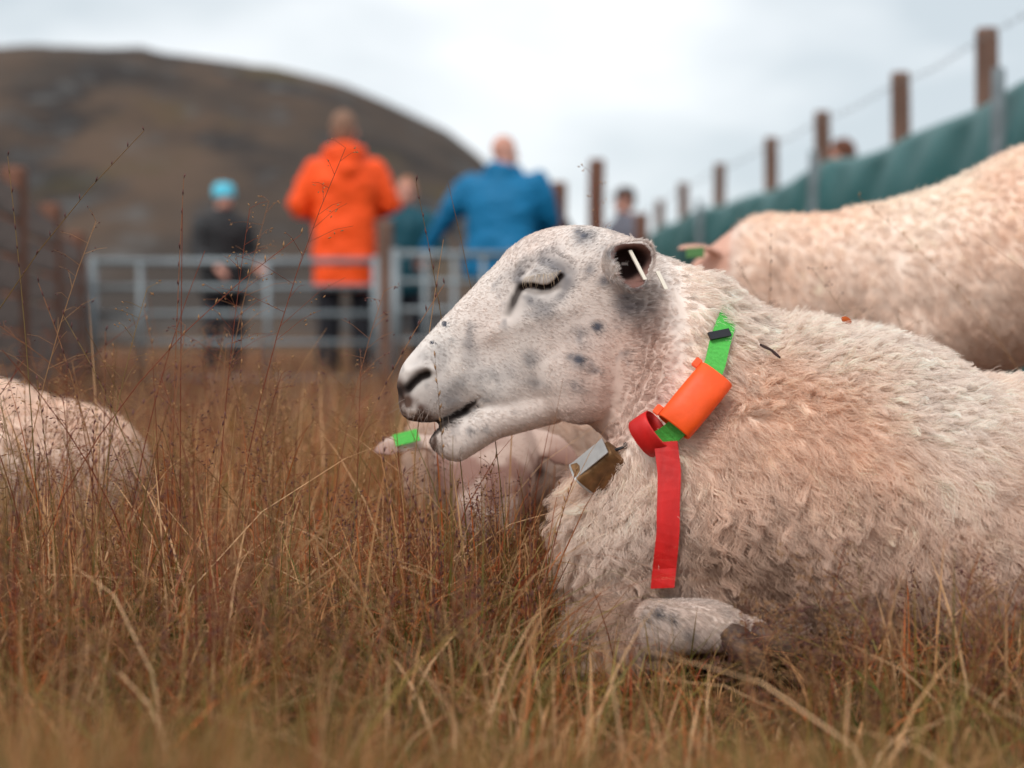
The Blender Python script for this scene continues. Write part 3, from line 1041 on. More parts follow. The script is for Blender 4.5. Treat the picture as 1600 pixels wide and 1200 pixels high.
child('buckle', s.mesh('buckle', False), col_root, M_BLACK)

# orange tube threaded on the collar
la, na = ray(BV, 1121, 590); lb, nb = ray(BV, 1054, 672)
nm = (na + nb).normalized()
nm = (nm + Vector((-.25, -.35, .15))).normalized()
A, B = la + nm * .021, lb + nm * .023
ax = (B - A).normalized()
nm = (nm - ax * nm.dot(ax)).normalized()
wd = ax.cross(nm).normalized()
tube = empty('collar_tube', (A + B) / 2, 'bright orange plastic tube threaded on the green collar', 'collar tag')
child('shell', hollow('shell', A, B, wd * .0205, nm * .0125, .002), tube, M_ORANGE)
left = wd if (wd.x < 0) else -wd
for c in (A + ax * .004, B - ax * .004):
    me = bevelled('tab', (.008, .011, .004), .001)
    M4 = Matrix((left, ax, nm)).transposed().to_4x4()
    me.transform(M4); me.transform(Matrix.Translation(c + left * .0235 + nm * .003))
    child('tab', me, tube, M_ORANGE)

# red tape: a loop round the collar and a hanging end
rib = empty('red_tape', P(1038, 705, 1.5), 'long strip of red plastic tape hanging from the collar over the chest wool', 'tape')
lc, nc = ray(BV, 1020, 678)
ax2 = (Vector((.75, -.45, .55))).normalized()
uu = Vector((.35, .1, -.75)); uu = (uu - ax2 * uu.dot(ax2)).normalized()
ww = ax2.cross(uu).normalized()
cc = lc + nc * .018
child('loop', hollow('loop', cc - ax2 * .012, cc + ax2 * .012, uu * .0225, ww * .016, .0012, e=2.2), rib, M_RED)
rp_ = []
ys = np.linspace(690, 919, 16)
cx = np.interp(ys, [690, 740, 800, 830, 919], [1040, 1046, 1044, 1044, 1035])
dep = []
for x_, y_ in zip(cx, ys):
    ds_ = [ray(BV, x_ + o_, y_) for o_ in (-16, 0, 16)]
    dep.append(min((proj(np.array([h_[0]]))[2][0] for h_ in ds_ if h_), default=1.5) - .026)
dep = np.array(dep)
for _ in range(6):
    dep[1:-1] = (dep[:-2] + dep[1:-1] * 2 + dep[2:]) / 4
dep = np.minimum(dep, np.minimum.accumulate(dep) + .004)
for i, (x_, y_) in enumerate(zip(cx, ys)):
    tw = .22 * math.sin((y_ - 700) / 60)
    rp_.append((P(x_, y_, dep[i]), Vector((1, tw - .1, .12 + .05 * math.sin(y_ / 30))), Vector((0, -1, .1))))
me = strip('hanging_end', rp_, .0245, .0012)
child('hanging_end', me, rib, M_RED)

# cowbell under the throat
ht = ray(BV, 935, 735)
bd = proj(np.array([ht[0]]))[2][0] - .022 if ht else 1.5
bd = min(bd, 1.53)
top_c, mouth_c = P(968, 708, bd - .004), P(914, 752, bd + .010)
bax = (mouth_c - top_c).normalized()
bw = (P(936, 771, bd) - P(896, 737, bd)).normalized(); bw = (bw - bax * bw.dot(bax)).normalized()
bn = bax.cross(bw).normalized()
if bn.y > 0: bn = -bn
rot = Matrix.Rotation(.6, 3, bax)
if (rot @ bw).y < 0: rot = rot.transposed()
bw, bn = rot @ bw, rot @ bn
if bn.z < 0:
    pass
bell = empty('cow_bell', top_c, "worn brass bell hanging under the front sheep's throat", 'bell')
L = (mouth_c - top_c).length
def ringb(t, kw, kn): return (top_c.lerp(mouth_c, t), bw * kw, bn * kn, 3.8)
s = Shape()
s.loft([ringb(0, .011, .008), ringb(.03, .018, .012), ringb(.5, .0205, .0145), ringb(1.0, .0235, .017), ringb(1.0, .022, .0155), ringb(.5, .019, .013), ringb(.1, .015, .010)], n=32, sub=1)
child('bell_body', s.mesh('bell_body', False), bell, M_BRASS)
s = Shape()
s.loft([ringb(.97, .0238, .0173), ringb(1.01, .0241, .0175), ringb(1.01, .0221, .0156), ringb(.97, .0221, .0156)], n=32, sub=1)
child('rim', s.mesh('rim', False), bell, M_STEEL)
# folded side seam plate facing up
s = Shape()
sgn = 1 if (bw.z > 0) else -1
s.box(top_c.lerp(mouth_c, .52) + bw * sgn * .0216, .0012, .023, L * .92, Matrix((bw, bn, bax)).transposed())
child('side_plate', s.mesh('side_plate', False), bell, M_STEEL)
s = Shape()
s.chain([(*(top_c - bw * .007), .0018), (*(top_c - bax * .012), .0018), (*(top_c + bw * .007), .0018)], n=8)
ah = ray(BV, 978, 696)
s.chain([(*(top_c - bax * .010), .0025), (*(top_c.lerp(ah[0], .5) - bax * .008), .003), (*ah[0], .0035)], n=8)
child('hanger', s.mesh('hanger'), bell, M_BLACK)

# ear tag through the near ear
M_TAG = mat('white_plastic', srgb(225, 215, 200), .5)
et = empty('ear_tag', P(998, 412, 1.5), "narrow white tag pinned through the front sheep's ear", 'ear tag')
def bar(name, a, b, wid, th, root, m, face=Vector((0, -1, .2))):
    t = (b - a).normalized(); w2 = t.cross(face).normalized()
    me = strip(name, [(a, w2, face), ((a + b) / 2, w2, face), (b, w2, face)], wid, th)
    return child(name, me, root, m)
bar('front_plate', P(984, 391, 1.500), P(1008, 437, 1.482), .0038, .002, et, M_TAG, Vector((.35, -1, .2)))
bar('back_plate', P(1027, 424, 1.50), P(1041, 452, 1.49), .0042, .002, et, M_TAG, Vector((.3, -1, .2)))

# twig and dead leaf caught in the wool
s = Shape()
a, b = ray(BV, 1178, 553), ray(BV, 1222, 576)
pa, pb = a[0] + a[1] * .016, b[0] + b[1] * .018
mid = pa.lerp(pb, .5) + a[1] * .002
s.chain([(*pa, .0013), (*pa.lerp(mid, .5), .0017), (*mid, .0014), (*mid.lerp(pb, .5), .0018), (*pb, .0011)], n=7)
o = link('twig', s.mesh('twig'), None, mat('dark_twig', srgb(62, 44, 42), .9, noise=(200, .4), bump=.5))
tag(o, "short dark twig stuck in the wool behind the front sheep's collar", 'twig')
h_ = None
for y_ in range(503, 560, 3):
    h_ = ray(BV, 1321, y_)
    if h_: break
if h_:
    s = Shape()
    c = h_[0] + Vector((0, -.004, .016))
    s.ell(c, .0065, .002, .004, Matrix.Rotation(.5, 3, 'Y'), n=10)
    s.chain([(*(c + Vector((.004, 0, 0))), .0006), (*(c + Vector((-.010, -.002, -.006))), .0005)], n=5)
    o = link('dead_leaf', s.mesh('dead_leaf'), None, mat('rust_leaf', srgb(170, 80, 30), .8))
    tag(o, "tiny rust-orange dead leaf on the front sheep's back", 'leaf')

# ------------------------------------------------------------------ the other sheep
def flock_sheep(S, root, voxel, wool_n, wool_len, woolmask, tint, flow, seed, skin=None, gravity=.2, clump=.42, rad=.0005):
    me = S.fused('sheep_body', voxel, 6)
    v, n = verts(me), normals(me)
    v = v + n * ((fnoise(v, 14, seed) * .008 + fnoise(v, 30, seed + 1) * .004) * woolmask(v))[:, None]
    set_verts(me, v)
    v, n = verts(me), normals(me)
    wm = woolmask(v)
    n1 = fnoise(v, 7, seed + 2)
    c = np.tile(np.array(srgb(205, 182, 170)), (len(v), 1))
    if skin is not None: c = skin(v, n, c)
    tn = np.clip(.5 + .9 * n1 + .3 * fnoise(v, 20, seed + 3), 0, 1)[:, None]
    wc = (np.array(WOOL_TIP) * (1 - tn * .8) + np.array(WOOL_MID) * tn * .8) * np.array(tint)
    lowz = (1 - smooth(.12, .36, v[:, 2] * (.62 if seed == 41 else 1) + .03 * n1))[:, None]
    wc = wc * (1 - .6 * lowz) + WOOL_DIRT * .8 * .6 * lowz
    c = c * (1 - wm[:, None]) + wc * wm[:, None]
    set_col(me, c)
    wmesh = me.copy()
    child('body', me, root, M_SKIN)
    den = wm + 1e-9
    grow_hair('wool', wmesh, root, wool_n, den, np.full(len(v), wool_len), flow(v, n), np.clip(c * 1.05, 0, .9), rad, npts=6, clump=clump, per_clump=10,
              curl=np.full(len(v), .002), turns=1.2, lift=.4, jitter=.3, material=M_WOOL, seed=seed, gravity=gravity)
    short = (1 - wm) * 1.0 + 1e-9
    grow_hair('face_hair', wmesh, root, 9000, short, np.full(len(v), .007), flow(v, n), np.clip(c * 1.05, 0, .9), .0004, npts=4, lift=.3, material=M_FUR, seed=seed + 5)
    bpy.data.meshes.remove(wmesh)
    return me

def leaf_ear(S, base, tip, wid, nrm, th=.006):
    base, tip = Vector(base), Vector(tip)
    ax_ = (tip - base).normalized(); nrm = (Vector(nrm) - ax_ * Vector(nrm).dot(ax_)).normalized()
    w_ = ax_.cross(nrm)
    secs = []
    for t, k in ((0, .45), (.2, .8), (.5, 1), (.82, .80), (1, .34)):
        secs.append((base.lerp(tip, t) + nrm * (.010 * math.sin(t * 3)), w_ * wid * k, nrm * th * (1 - .3 * t), 2))
    S.loft(secs, n=14, sub=3)

def quad_leg(S, top_, knee, fet, hoof, r):
    S.chain([(*top_, r[0]), (*knee, r[1]), (*fet, r[2]), (*hoof, r[3])], n=12)

def hooves(root, pts, dirv):
    for p_ in pts:
        for o_ in (-1, 1):
            s = Shape()
            d_ = Vector(dirv).normalized()
            sd_ = Vector((-d_.y, d_.x, 0))
            c = Vector(p_) + sd_ * .011 * o_
            s.loft([(c + Vector((0, 0, .035)), d_ * .013, sd_ * .010, 2), (c + d_ * .006 + Vector((0, 0, .012)), d_ * .022, sd_ * .012, 2.3), (c + d_ * .010, d_ * .026, sd_ * .012, 2.3)], n=12, sub=2)
            child('hoof', s.mesh('hoof'), root, MATS['hoof_horn'])

# standing ewe behind, head lowered to the left
base = P(1420, 520, 2.45); base.z = 0
yaw = R(-16)
Rz = Matrix.Rotation(yaw, 3, 'Z')
def L2(x, y, z): return base + Rz @ Vector((x, y, z))
def s2(x, top_, bot, dep, y=0.0, e=2.2):
    return (L2(x, y, (top_ + bot) / 2), Vector((0, 0, (top_ - bot) / 2)), Rz @ Vector((0, dep, 0)), e)
S = Shape()
S.loft([s2(-.10, .56, .36, .08), s2(-.03, .585, .29, .14), s2(.07, .615, .28, .175), s2(.2, .675, .315, .19), s2(.36, .70, .30, .215), s2(.52, .70, .30, .215), s2(.66, .69, .32, .185), s2(.76, .65, .40, .12), s2(.80, .60, .47, .05)], n=28)
S.loft([s2(-.36, .50, .40, .055), s2(-.28, .555, .37, .07), s2(-.17, .563, .345, .085), s2(-.05, .58, .31, .12), s2(.06, .60, .29, .15)], n=24)
S.loft([(L2(-.30, 0, .47), Vector((.02, 0, .075)), Rz @ Vector((0, .055, 0)), 2.2), (L2(-.37, 0, .44), Vector((.03, 0, .075)), Rz @ Vector((0, .06, 0)), 2.2),
        (L2(-.44, 0, .385), Vector((.035, 0, .066)), Rz @ Vector((0, .05, 0)), 2.3), (L2(-.51, 0, .33), Vector((.035, 0, .052)), Rz @ Vector((0, .042, 0)), 2.4), (L2(-.56, 0, .295), Vector((.03, 0, .040)), Rz @ Vector((0, .036, 0)), 2.5), (L2(-.58, 0, .28), Vector((.02, 0, .022)), Rz @ Vector((0, .02, 0)), 2.4)], n=22)
for sy in (-1, 1):
    quad_leg(S, L2(.03, sy * .10, .36), L2(.05, sy * .10, .19), L2(.04, sy * .10, .07), L2(.03, sy * .10, .035), (.07, .034, .022, .024))
    S.chain([(*L2(.64, sy * .10, .42), .10), (*L2(.56, sy * .11, .30), .06), (*L2(.70, sy * .10, .20), .032), (*L2(.67, sy * .10, .06), .022), (*L2(.65, sy * .10, .035), .024)], n=12)
leaf_ear(S, L2(-.315, -.05, .495), P(1056, 391, 2.44), .024, (0, -.2, 1), .006)
leaf_ear(S, L2(-.315, .05, .495), L2(-.38, .15, .51), .024, (0, .2, 1), .006)
S.chain([(*L2(.79, 0, .56), .03), (*L2(.83, 0, .45), .02)], n=10)
r2 = empty('sheep', base, 'cream woolly sheep standing with its head low behind the resting front sheep', 'sheep')
Rin = np.array(Rz.transposed())
def loc2(v): return (v - np.array(base)) @ Rin.T
def wm2(v):
    l = loc2(v)
    return smooth(-.315, -.27, l[:, 0]) * smooth(.17, .24, l[:, 2])
def fl2(v, n):
    return np.stack([.7 + 0 * v[:, 0], -.2 + 0 * v[:, 0], -.55 + .4 * fnoise(v, 8, 3)], 1)
def sk2(v, n, c):
    l = loc2(v)
    dk = ((l[:, 0] < -.3) & (l[:, 2] > .47))[:, None]
    return np.where(dk, np.array(srgb(205, 160, 142)), c)
flock_sheep(S, r2, .006, 90000, .020, wm2, (.97, .93, .89), fl2, 41, sk2)
hooves(r2, [L2(.03, s_ * .10, 0.0) for s_ in (-1, 1)] + [L2(.65, s_ * .10, 0.0) for s_ in (-1, 1)], Rz @ Vector((-1, 0, 0)))
t2 = empty('ear_tag', P(1085, 398, 2.42), "dark green tag under the ear of the standing sheep", 'ear tag')
bar('plate', P(1072, 396, 2.415), P(1100, 394, 2.41), .020, .003, t2, mat('dark_green_plastic', srgb(52, 98, 40), .5), Vector((0, -.8, .5)))

# sheep lying behind the front sheep, facing the camera with its nose in the grass
S = Shape()
hd = [(755, 655, 1.95, .050, .045), (757, 690, 1.91, .066, .060), (760, 735, 1.87, .068, .062), (763, 785, 1.83, .052, .052), (765, 830, 1.80, .040, .042), (766, 858, 1.785, .030, .03)]
secs = []
for (x_, y_, d_, hw, th) in hd:
    secs.append((P(x_, y_, d_), Vector((hw, 0, 0)), Vector((0, -.75, .55)).normalized() * th, 2.3))
S.loft(secs, n=24)
S.loft([(Vector((-.035, 1.96, .22)), Vector((.07, 0, 0)), Vector((0, .02, .08)), 2.2), (Vector((.0, 2.06, .19)), Vector((.13, 0, 0)), Vector((0, .02, .13)), 2.2), (Vector((.02, 2.18, .17)), Vector((.175, 0, 0)), Vector((0, 0, .165)), 2.2),
        (Vector((.05, 2.42, .165)), Vector((.20, .02, 0)), Vector((0, 0, .175)), 2.3), (Vector((.09, 2.65, .16)), Vector((.19, .02, 0)), Vector((0, 0, .17)), 2.3), (Vector((.12, 2.80, .14)), Vector((.12, .02, 0)), Vector((0, 0, .13)), 2.2), (Vector((.13, 2.86, .13)), Vector((.05, .02, 0)), Vector((0, 0, .06)), 2.2)], n=28)
leaf_ear(S, P(690, 692, 1.915), P(583, 709, 1.87), .027, (.1, -.45, 1))
leaf_ear(S, P(825, 678, 1.915), P(905, 728, 1.88), .023, (-.5, -.7, .6))
S.chain([(-.12, 1.98, .05, .035), (-.10, 1.88, .04, .024), (-.02, 1.90, .035, .022)], n=10)
r3 = empty('sheep', (.03, 2.1, 0), "white sheep lying low in the grass under the front sheep's chin", 'sheep')
def wm3(v): return smooth(1.94, 2.0, v[:, 1] + .25 * (v[:, 2] - .25)) * smooth(.03, .1, v[:, 2])
def fl3(v, n): return np.stack([.1 + .4 * fnoise(v, 9, 5), .6 + 0 * v[:, 0], -.6 + 0 * v[:, 0]], 1)
def sk3(v, n, c):
    px, py, d = proj(v)
    c = np.tile(np.array(srgb(196, 172, 160)), (len(v), 1))
    g_ = np.clip(1.2 * bump_at(px, py, 843, 737, 8, 10) + 1.2 * bump_at(px, py, 684, 745, 8, 10), 0, .95)[:, None]
    c = c * (1 - g_) + np.array(srgb(40, 28, 26)) * g_
    m_ = np.clip(.45 + 1.6 * fnoise(v, 34, 9) + .8 * fnoise(v, 80, 10), 0, .9)[:, None] * smooth(660, 720, py)[:, None]
    return c * (1 - m_) + np.array(srgb(140, 104, 94)) * m_
flock_sheep(S, r3, .005, 32000, .026, wm3, (.95, .92, .89), fl3, 51, sk3)
t3 = empty('ear_tag', P(633, 685, 1.88), 'bright green plastic tag on the ear of the low lying sheep', 'ear tag')
bar('plate', P(616, 689, 1.862), P(654, 679, 1.872), .017, .002, t3, M_GREEN, Vector((.1, -1, .55)))

# sheep lying in the tall grass on the left
S = Shape()
cl = [(-.545, 2.06, .10, .05, .06), (-.575, 2.07, .11, .10, .10), (-.64, 2.10, .125, .145, .118), (-.76, 2.14, .14, .18, .13), (-.92, 2.19, .155, .19, .145), (-1.08, 2.25, .165, .18, .15), (-1.18, 2.29, .17, .13, .13), (-1.24, 2.31, .18, .06, .08)]
S.loft([(Vector((x_, y_, z_)), Vector((.25, 1, 0)).normalized() * hw, Vector((0, 0, hh_)), 2.2) for x_, y_, z_, hw, hh_ in cl], n=26)
S.loft([(Vector((-1.12, 2.26, .22)), Vector((.02, .09, 0)), Vector((.06, 0, .08)), 2.2), (Vector((-1.26, 2.30, .33)), Vector((0, .07, 0)), Vector((.05, 0, .06)), 2.2), (Vector((-1.33, 2.32, .40)), Vector((0, .06, 0)), Vector((.03, 0, .06)), 2.2)], n=20)
S.loft([(Vector((-1.28, 2.30, .41)), Vector((0, .045, 0)), Vector((.02, 0, .05)), 2.2), (Vector((-1.37, 2.32, .40)), Vector((0, .055, 0)), Vector((.02, 0, .06)), 2.2), (Vector((-1.47, 2.34, .35)), Vector((0, .04, 0)), Vector((.02, 0, .045)), 2.3), (Vector((-1.54, 2.35, .31)), Vector((0, .028, 0)), Vector((.02, 0, .028)), 2.3)], n=18)
leaf_ear(S, (-1.31, 2.26, .43), (-1.29, 2.16, .44), .022, (0, 0, 1))
leaf_ear(S, (-1.31, 2.36, .43), (-1.29, 2.46, .44), .022, (0, 0, 1))
S.chain([(-1.14, 2.12, .06, .035), (-1.28, 2.10, .04, .024), (-1.15, 2.07, .03, .02)], n=10)
r4 = empty('sheep', (-.85, 2.17, 0), 'white woolly sheep lying half hidden in the tall grass by itself', 'sheep')
def wm4(v): return smooth(-1.33, -1.26, v[:, 0]) * smooth(.02, .07, v[:, 2])
def fl4(v, n): return np.stack([.6 + 0 * v[:, 0], -.1 + 0 * v[:, 0], -.5 + .3 * fnoise(v, 9, 5)], 1)
flock_sheep(S, r4, .006, 36000, .024, wm4, (.97, .95, .93), fl4, 61)

# ------------------------------------------------------------------ people
M_PSKIN = mat('person_skin', rough=.6, attr='Col', spec=.3)

def person(label, px, d, ztop, yaw, jacket, trousers, hairc=None, hood=True, head_yaw=0.0, bulk=1.0, lean=0.0, elbows=None, wrists=None,
           headband=None, cap=None, hem=.76, skin=srgb(205, 150, 132), beard=None):
    k = ztop / 1.76
    base = P(px, 520, d); base.z = 0
    root = empty('person', base, label, 'person')
    Rz = Matrix.Rotation(yaw, 3, 'Z')
    def W(x, y, z):
        z *= k; x *= k; y *= k
        if z > .9 * k:
            y += (z - .9 * k) * lean
        return base + Rz @ Vector((x, y, z))
    sh = .185 * bulk
    el = elbows or ((-.27, .02, 1.13), (.27, .02, 1.13))
    wr = wrists or ((-.20, .20, 1.05), (.20, .20, 1.05))
    hc = Vector((0, .02, 1.625))
    Hy = Matrix.Rotation(head_yaw, 3, 'Z')
    def HD(x, y, z):
        q_ = Hy @ Vector((x, y, z))
        return W(hc.x + q_.x, hc.y + q_.y, hc.z + q_.z)
    RM = Rz @ Hy
    # body: one continuous figure
    S = Shape()
    S.ell(HD(0, -.012, .03), .076 * k, .094 * k, .098 * k, RM)
    S.ell(HD(0, .03, -.055), .056 * k, .062 * k, .066 * k, RM)
    S.chain([(*HD(0, .095, .012), .009 * k), (*HD(0, .108, -.022), .014 * k)], n=8)
    for sx in (-1, 1):
        S.ell(HD(sx * .077, -.005, -.005), .012 * k, .02 * k, .032 * k, RM, n=10)
    S.chain([(*W(0, -.02, 1.40), .065 * k), (*W(0, 0, 1.56), .054 * k)], n=12)
    S.loft([(W(0, 0, .88), Rz @ Vector((.15 * k, 0, 0)), Rz @ Vector((0, .10 * k, 0)), 2.2), (W(0, 0, 1.1), Rz @ Vector((.14 * k, 0, 0)), Rz @ Vector((0, .10 * k, 0)), 2.2),
            (W(0, 0, 1.32), Rz @ Vector((.17 * k, 0, 0)), Rz @ Vector((0, .11 * k, 0)), 2.2), (W(0, 0, 1.43), Rz @ Vector((.14 * k, 0, 0)), Rz @ Vector((0, .08 * k, 0)), 2.2)], n=18)
    for i, sx in enumerate((-1, 1)):
        e, w_ = Vector(el[i]), Vector(wr[i])
        S.chain([(*W(sx * sh * .95, 0, 1.40), .05 * k), (*W(*e), .038 * k), (*W(*w_), .026 * k)], n=10)
        dr = (w_ - e).normalized()
        S.chain([(*W(*w_), .026 * k), (*W(*(w_ + dr * .07)), .034 * k)], n=10)
        sd_ = dr.cross(Vector((0, 0, 1)));  sd_ = sd_.normalized() if sd_.length > .1 else Vector((1, 0, 0))
        for fg in range(4):
            o_ = sd_ * (-.03 + .02 * fg)
            ln_ = (.062, .075, .07, .055)[fg]
            b0 = w_ + dr * .085 + o_
            S.chain([(*W(*b0), .0105 * k), (*W(*(b0 + dr * ln_ * .55 + Vector((0, 0, -.008)))), .0095 * k), (*W(*(b0 + dr * ln_ + Vector((0, 0, -.028)))), .008 * k)], n=7)
        b0 = w_ + dr * .035 - sd_ * .03
        S.chain([(*W(*b0), .012 * k), (*W(*(b0 + dr * .035 - sd_ * .022)), .011 * k), (*W(*(b0 + dr * .062 - sd_ * .022)), .009 * k)], n=7)
        S.chain([(*W(sx * .095, 0, .90), .085 * k), (*W(sx * .105, .015, .50), .055 * k), (*W(sx * .105, -.01, .09), .04 * k)], n=12)
        S.chain([(*W(sx * .105, -.03, .05), .04 * k), (*W(sx * .115, .14, .035), .03 * k)], n=10)
    me = S.fused('body', .0085, 2)
    v = verts(me)
    c = np.tile(np.array(skin), (len(v), 1))
    lv = (v - np.array(HD(0, 0, 0))) @ np.array(RM)
    lv = lv / k
    if True:
        fm = lv[:, 1] > .04
        for sx in (-1, 1):
            e_ = np.exp(-(((lv[:, 0] - sx * .032) / .012) ** 2 + ((lv[:, 2] - .012) / .007) ** 2)) * fm
            c = c * (1 - .85 * e_[:, None]) + np.array((.03, .02, .02)) * .85 * e_[:, None]
            b_ = np.exp(-(((lv[:, 0] - sx * .034) / .02) ** 2 + ((lv[:, 2] - .034) / .006) ** 2)) * fm
            c = c * (1 - .5 * b_[:, None]) + np.array((.1, .06, .04)) * .5 * b_[:, None]
        m_ = np.exp(-((lv[:, 0] / .024) ** 2 + ((lv[:, 2] + .066) / .006) ** 2)) * fm
        c = c * (1 - .6 * m_[:, None]) + np.array((.28, .07, .06)) * .6 * m_[:, None]
    if beard is not None:
        bm_ = ((lv[:, 2] < -.03) & (lv[:, 2] > -.13) & (lv[:, 1] > -.03))[:, None]
        c = np.where(bm_, np.array(beard), c)
    set_col(me, c)
    child('body', me, root, M_PSKIN)
    # hair
    if hairc is not None:
        s = Shape()
        s.ell(HD(0, -.022, .043), .083 * k, .098 * k, .098 * k, RM)
        s.ell(HD(0, -.045, -.005), .076 * k, .066 * k, .075 * k, RM)
        hm = s.fused('hair', .009, 2)
        hv, hn = verts(hm), normals(hm)
        l2 = ((hv - np.array(HD(0, 0, 0))) @ np.array(RM)) / k
        cut = (l2[:, 1] > .03) & (l2[:, 2] < .085 - .2 * np.clip(.09 - l2[:, 1], 0, .1))
        hv = hv + hn * (fnoise(hv, 60, 5) * .005)[:, None]
        hv[cut] -= hn[cut] * .022
        set_verts(hm, hv)
        child('hair', hm, root, mat('hair_%d_%d_%d' % tuple(int(q_ * 1000) for q_ in hairc), hairc, .8, noise=(60, .4)))
    if headband is not None:
        s = Shape()
        s.loft([(HD(0, -.005, -.012), RM @ Vector((.087 * k, 0, 0)), RM @ Vector((0, .108 * k, 0)), 2), (HD(0, -.008, .03), RM @ Vector((.092 * k, 0, 0)), RM @ Vector((0, .112 * k, 0)), 2),
                (HD(0, -.012, .085), RM @ Vector((.084 * k, 0, 0)), RM @ Vector((0, .101 * k, 0)), 2), (HD(0, -.012, .112), RM @ Vector((.060 * k, 0, 0)), RM @ Vector((0, .078 * k, 0)), 2)], n=24)
        child('headband', s.mesh('headband'), root, mat('cyan_knit', headband, .85, noise=(120, .2), bump=.4))
    if cap is not None:
        s = Shape()
        s.loft([(HD(0, -.01, .05), RM @ Vector((.086 * k, 0, 0)), RM @ Vector((0, .104 * k, 0)), 2), (HD(0, -.015, .10), RM @ Vector((.078 * k, 0, 0)), RM @ Vector((0, .095 * k, 0)), 2), (HD(0, -.02, .138), RM @ Vector((.045 * k, 0, 0)), RM @ Vector((0, .055 * k, 0)), 2)], n=22)
        s.loft([(HD(0, .06, .058), RM @ Vector((.07 * k, 0, 0)), RM @ Vector((0, 0, .006 * k)), 2), (HD(0, .14, .045), RM @ Vector((.06 * k, 0, 0)), RM @ Vector((0, 0, .005 * k)), 2), (HD(0, .175, .035), RM @ Vector((.03 * k, 0, 0)), RM @ Vector((0, 0, .004 * k)), 2)], n=16)
        child('cap', s.mesh('cap'), root, mat('cap_%d' % int(cap[0] * 1000), cap, .85))
    # jacket
    s = Shape()
    def js(z, hw, hd, y=0.0): return (W(0, y, z), Rz @ Vector((hw * bulk * k, 0, 0)), Rz @ Vector((0, hd * bulk * k, 0)), 2.5)
    s.loft([js(hem, .175, .135), js(hem + .04, .19, .145), js(.95, .19, .145), js(1.12, .185, .14), js(1.28, .205, .145), js(1.40, .195, .125), js(1.47, .125, .095), js(1.52, .078, .082)], n=26)
    for i, sx in enumerate((-1, 1)):
        e, w_ = Vector(el[i]), Vector(wr[i])
        s.chain([(*W(sx * sh * .92, 0, 1.385), .083 * k * bulk), (*W(*(Vector((sx * sh, 0, 1.39)).lerp(e, .5))), .076 * k * bulk), (*W(*e), .066 * k), (*W(*(e.lerp(w_, .6))), .056 * k), (*W(*(e.lerp(w_, .97))), .046 * k)], n=14)
    if hood:
        s.ell(W(0, -.105, 1.485), .125 * k, .062 * k, .075 * k, Rz @ Matrix.Rotation(.45, 3, 'X'))
        s.ell(W(0, -.125, 1.40), .085 * k, .045 * k, .09 * k, Rz)
        for a_ in np.linspace(-1, 1, 9):
            s.ell(W(.105 * math.sin(a_ * 1.9), -.105 + .10 * (1 - math.cos(a_ * 1.5)), 1.50), .042 * k, n=10)
    jm = s.fused('jacket', .011, 3)
    jv, jn = verts(jm), normals(jm)
    q_ = jv * np.array([1, 1, 1.6])
    set_verts(jm, jv + jn * (np.abs(fnoise(q_, 9, int(px) % 50)) * .022 + fnoise(q_, 24, 3) * .005 - .006)[:, None])
    child('jacket', jm, root, mat('jacket_%d' % int(px), jacket, .65, noise=(5, .12), spec=.3))
    # trousers and boots
    s = Shape()
    s.loft([(W(0, 0, .78), Rz @ Vector((.165 * k, 0, 0)), Rz @ Vector((0, .12 * k, 0)), 2.3), (W(0, 0, .90), Rz @ Vector((.17 * k, 0, 0)), Rz @ Vector((0, .125 * k, 0)), 2.3), (W(0, 0, 1.0), Rz @ Vector((.155 * k, 0, 0)), Rz @ Vector((0, .115 * k, 0)), 2.3)], n=18)
    for sx in (-1, 1):
        s.chain([(*W(sx * .09, 0, .86), .105 * k), (*W(sx * .105, .015, .50), .078 * k), (*W(sx * .105, -.008, .12), .066 * k)], n=14)
    tm = s.fused('trousers', .012, 2)
    tv_, tn_ = verts(tm), normals(tm)
    set_verts(tm, tv_ + tn_ * (fnoise(tv_, 14, 4) * .008)[:, None])
    child('trousers', tm, root, mat('trousers_%d' % int(px), trousers, .85, noise=(8, .2)))
    for sx in (-1, 1):
        s = Shape()
        s.chain([(*W(sx * .105, -.01, .24), .058 * k), (*W(sx * .105, -.02, .07), .058 * k)], n=12)
        s.loft([(W(sx * .107, -.085, .055), Rz @ Vector((.03 * k, 0, 0)), Vector((0, 0, .05 * k)), 2.6), (W(sx * .108, -.03, .06), Rz @ Vector((.048 * k, 0, 0)), Vector((0, 0, .06 * k)), 2.6),
                (W(sx * .112, .08, .05), Rz @ Vector((.05 * k, 0, 0)), Vector((0, 0, .048 * k)), 2.6), (W(sx * .116, .185, .035), Rz @ Vector((.03 * k, 0, 0)), Vector((0, 0, .032 * k)), 2.6)], n=14)
        child('boot', s.fused('boot', .012, 2), root, mat('dark_boot', (.03, .028, .026), .6))
    return root

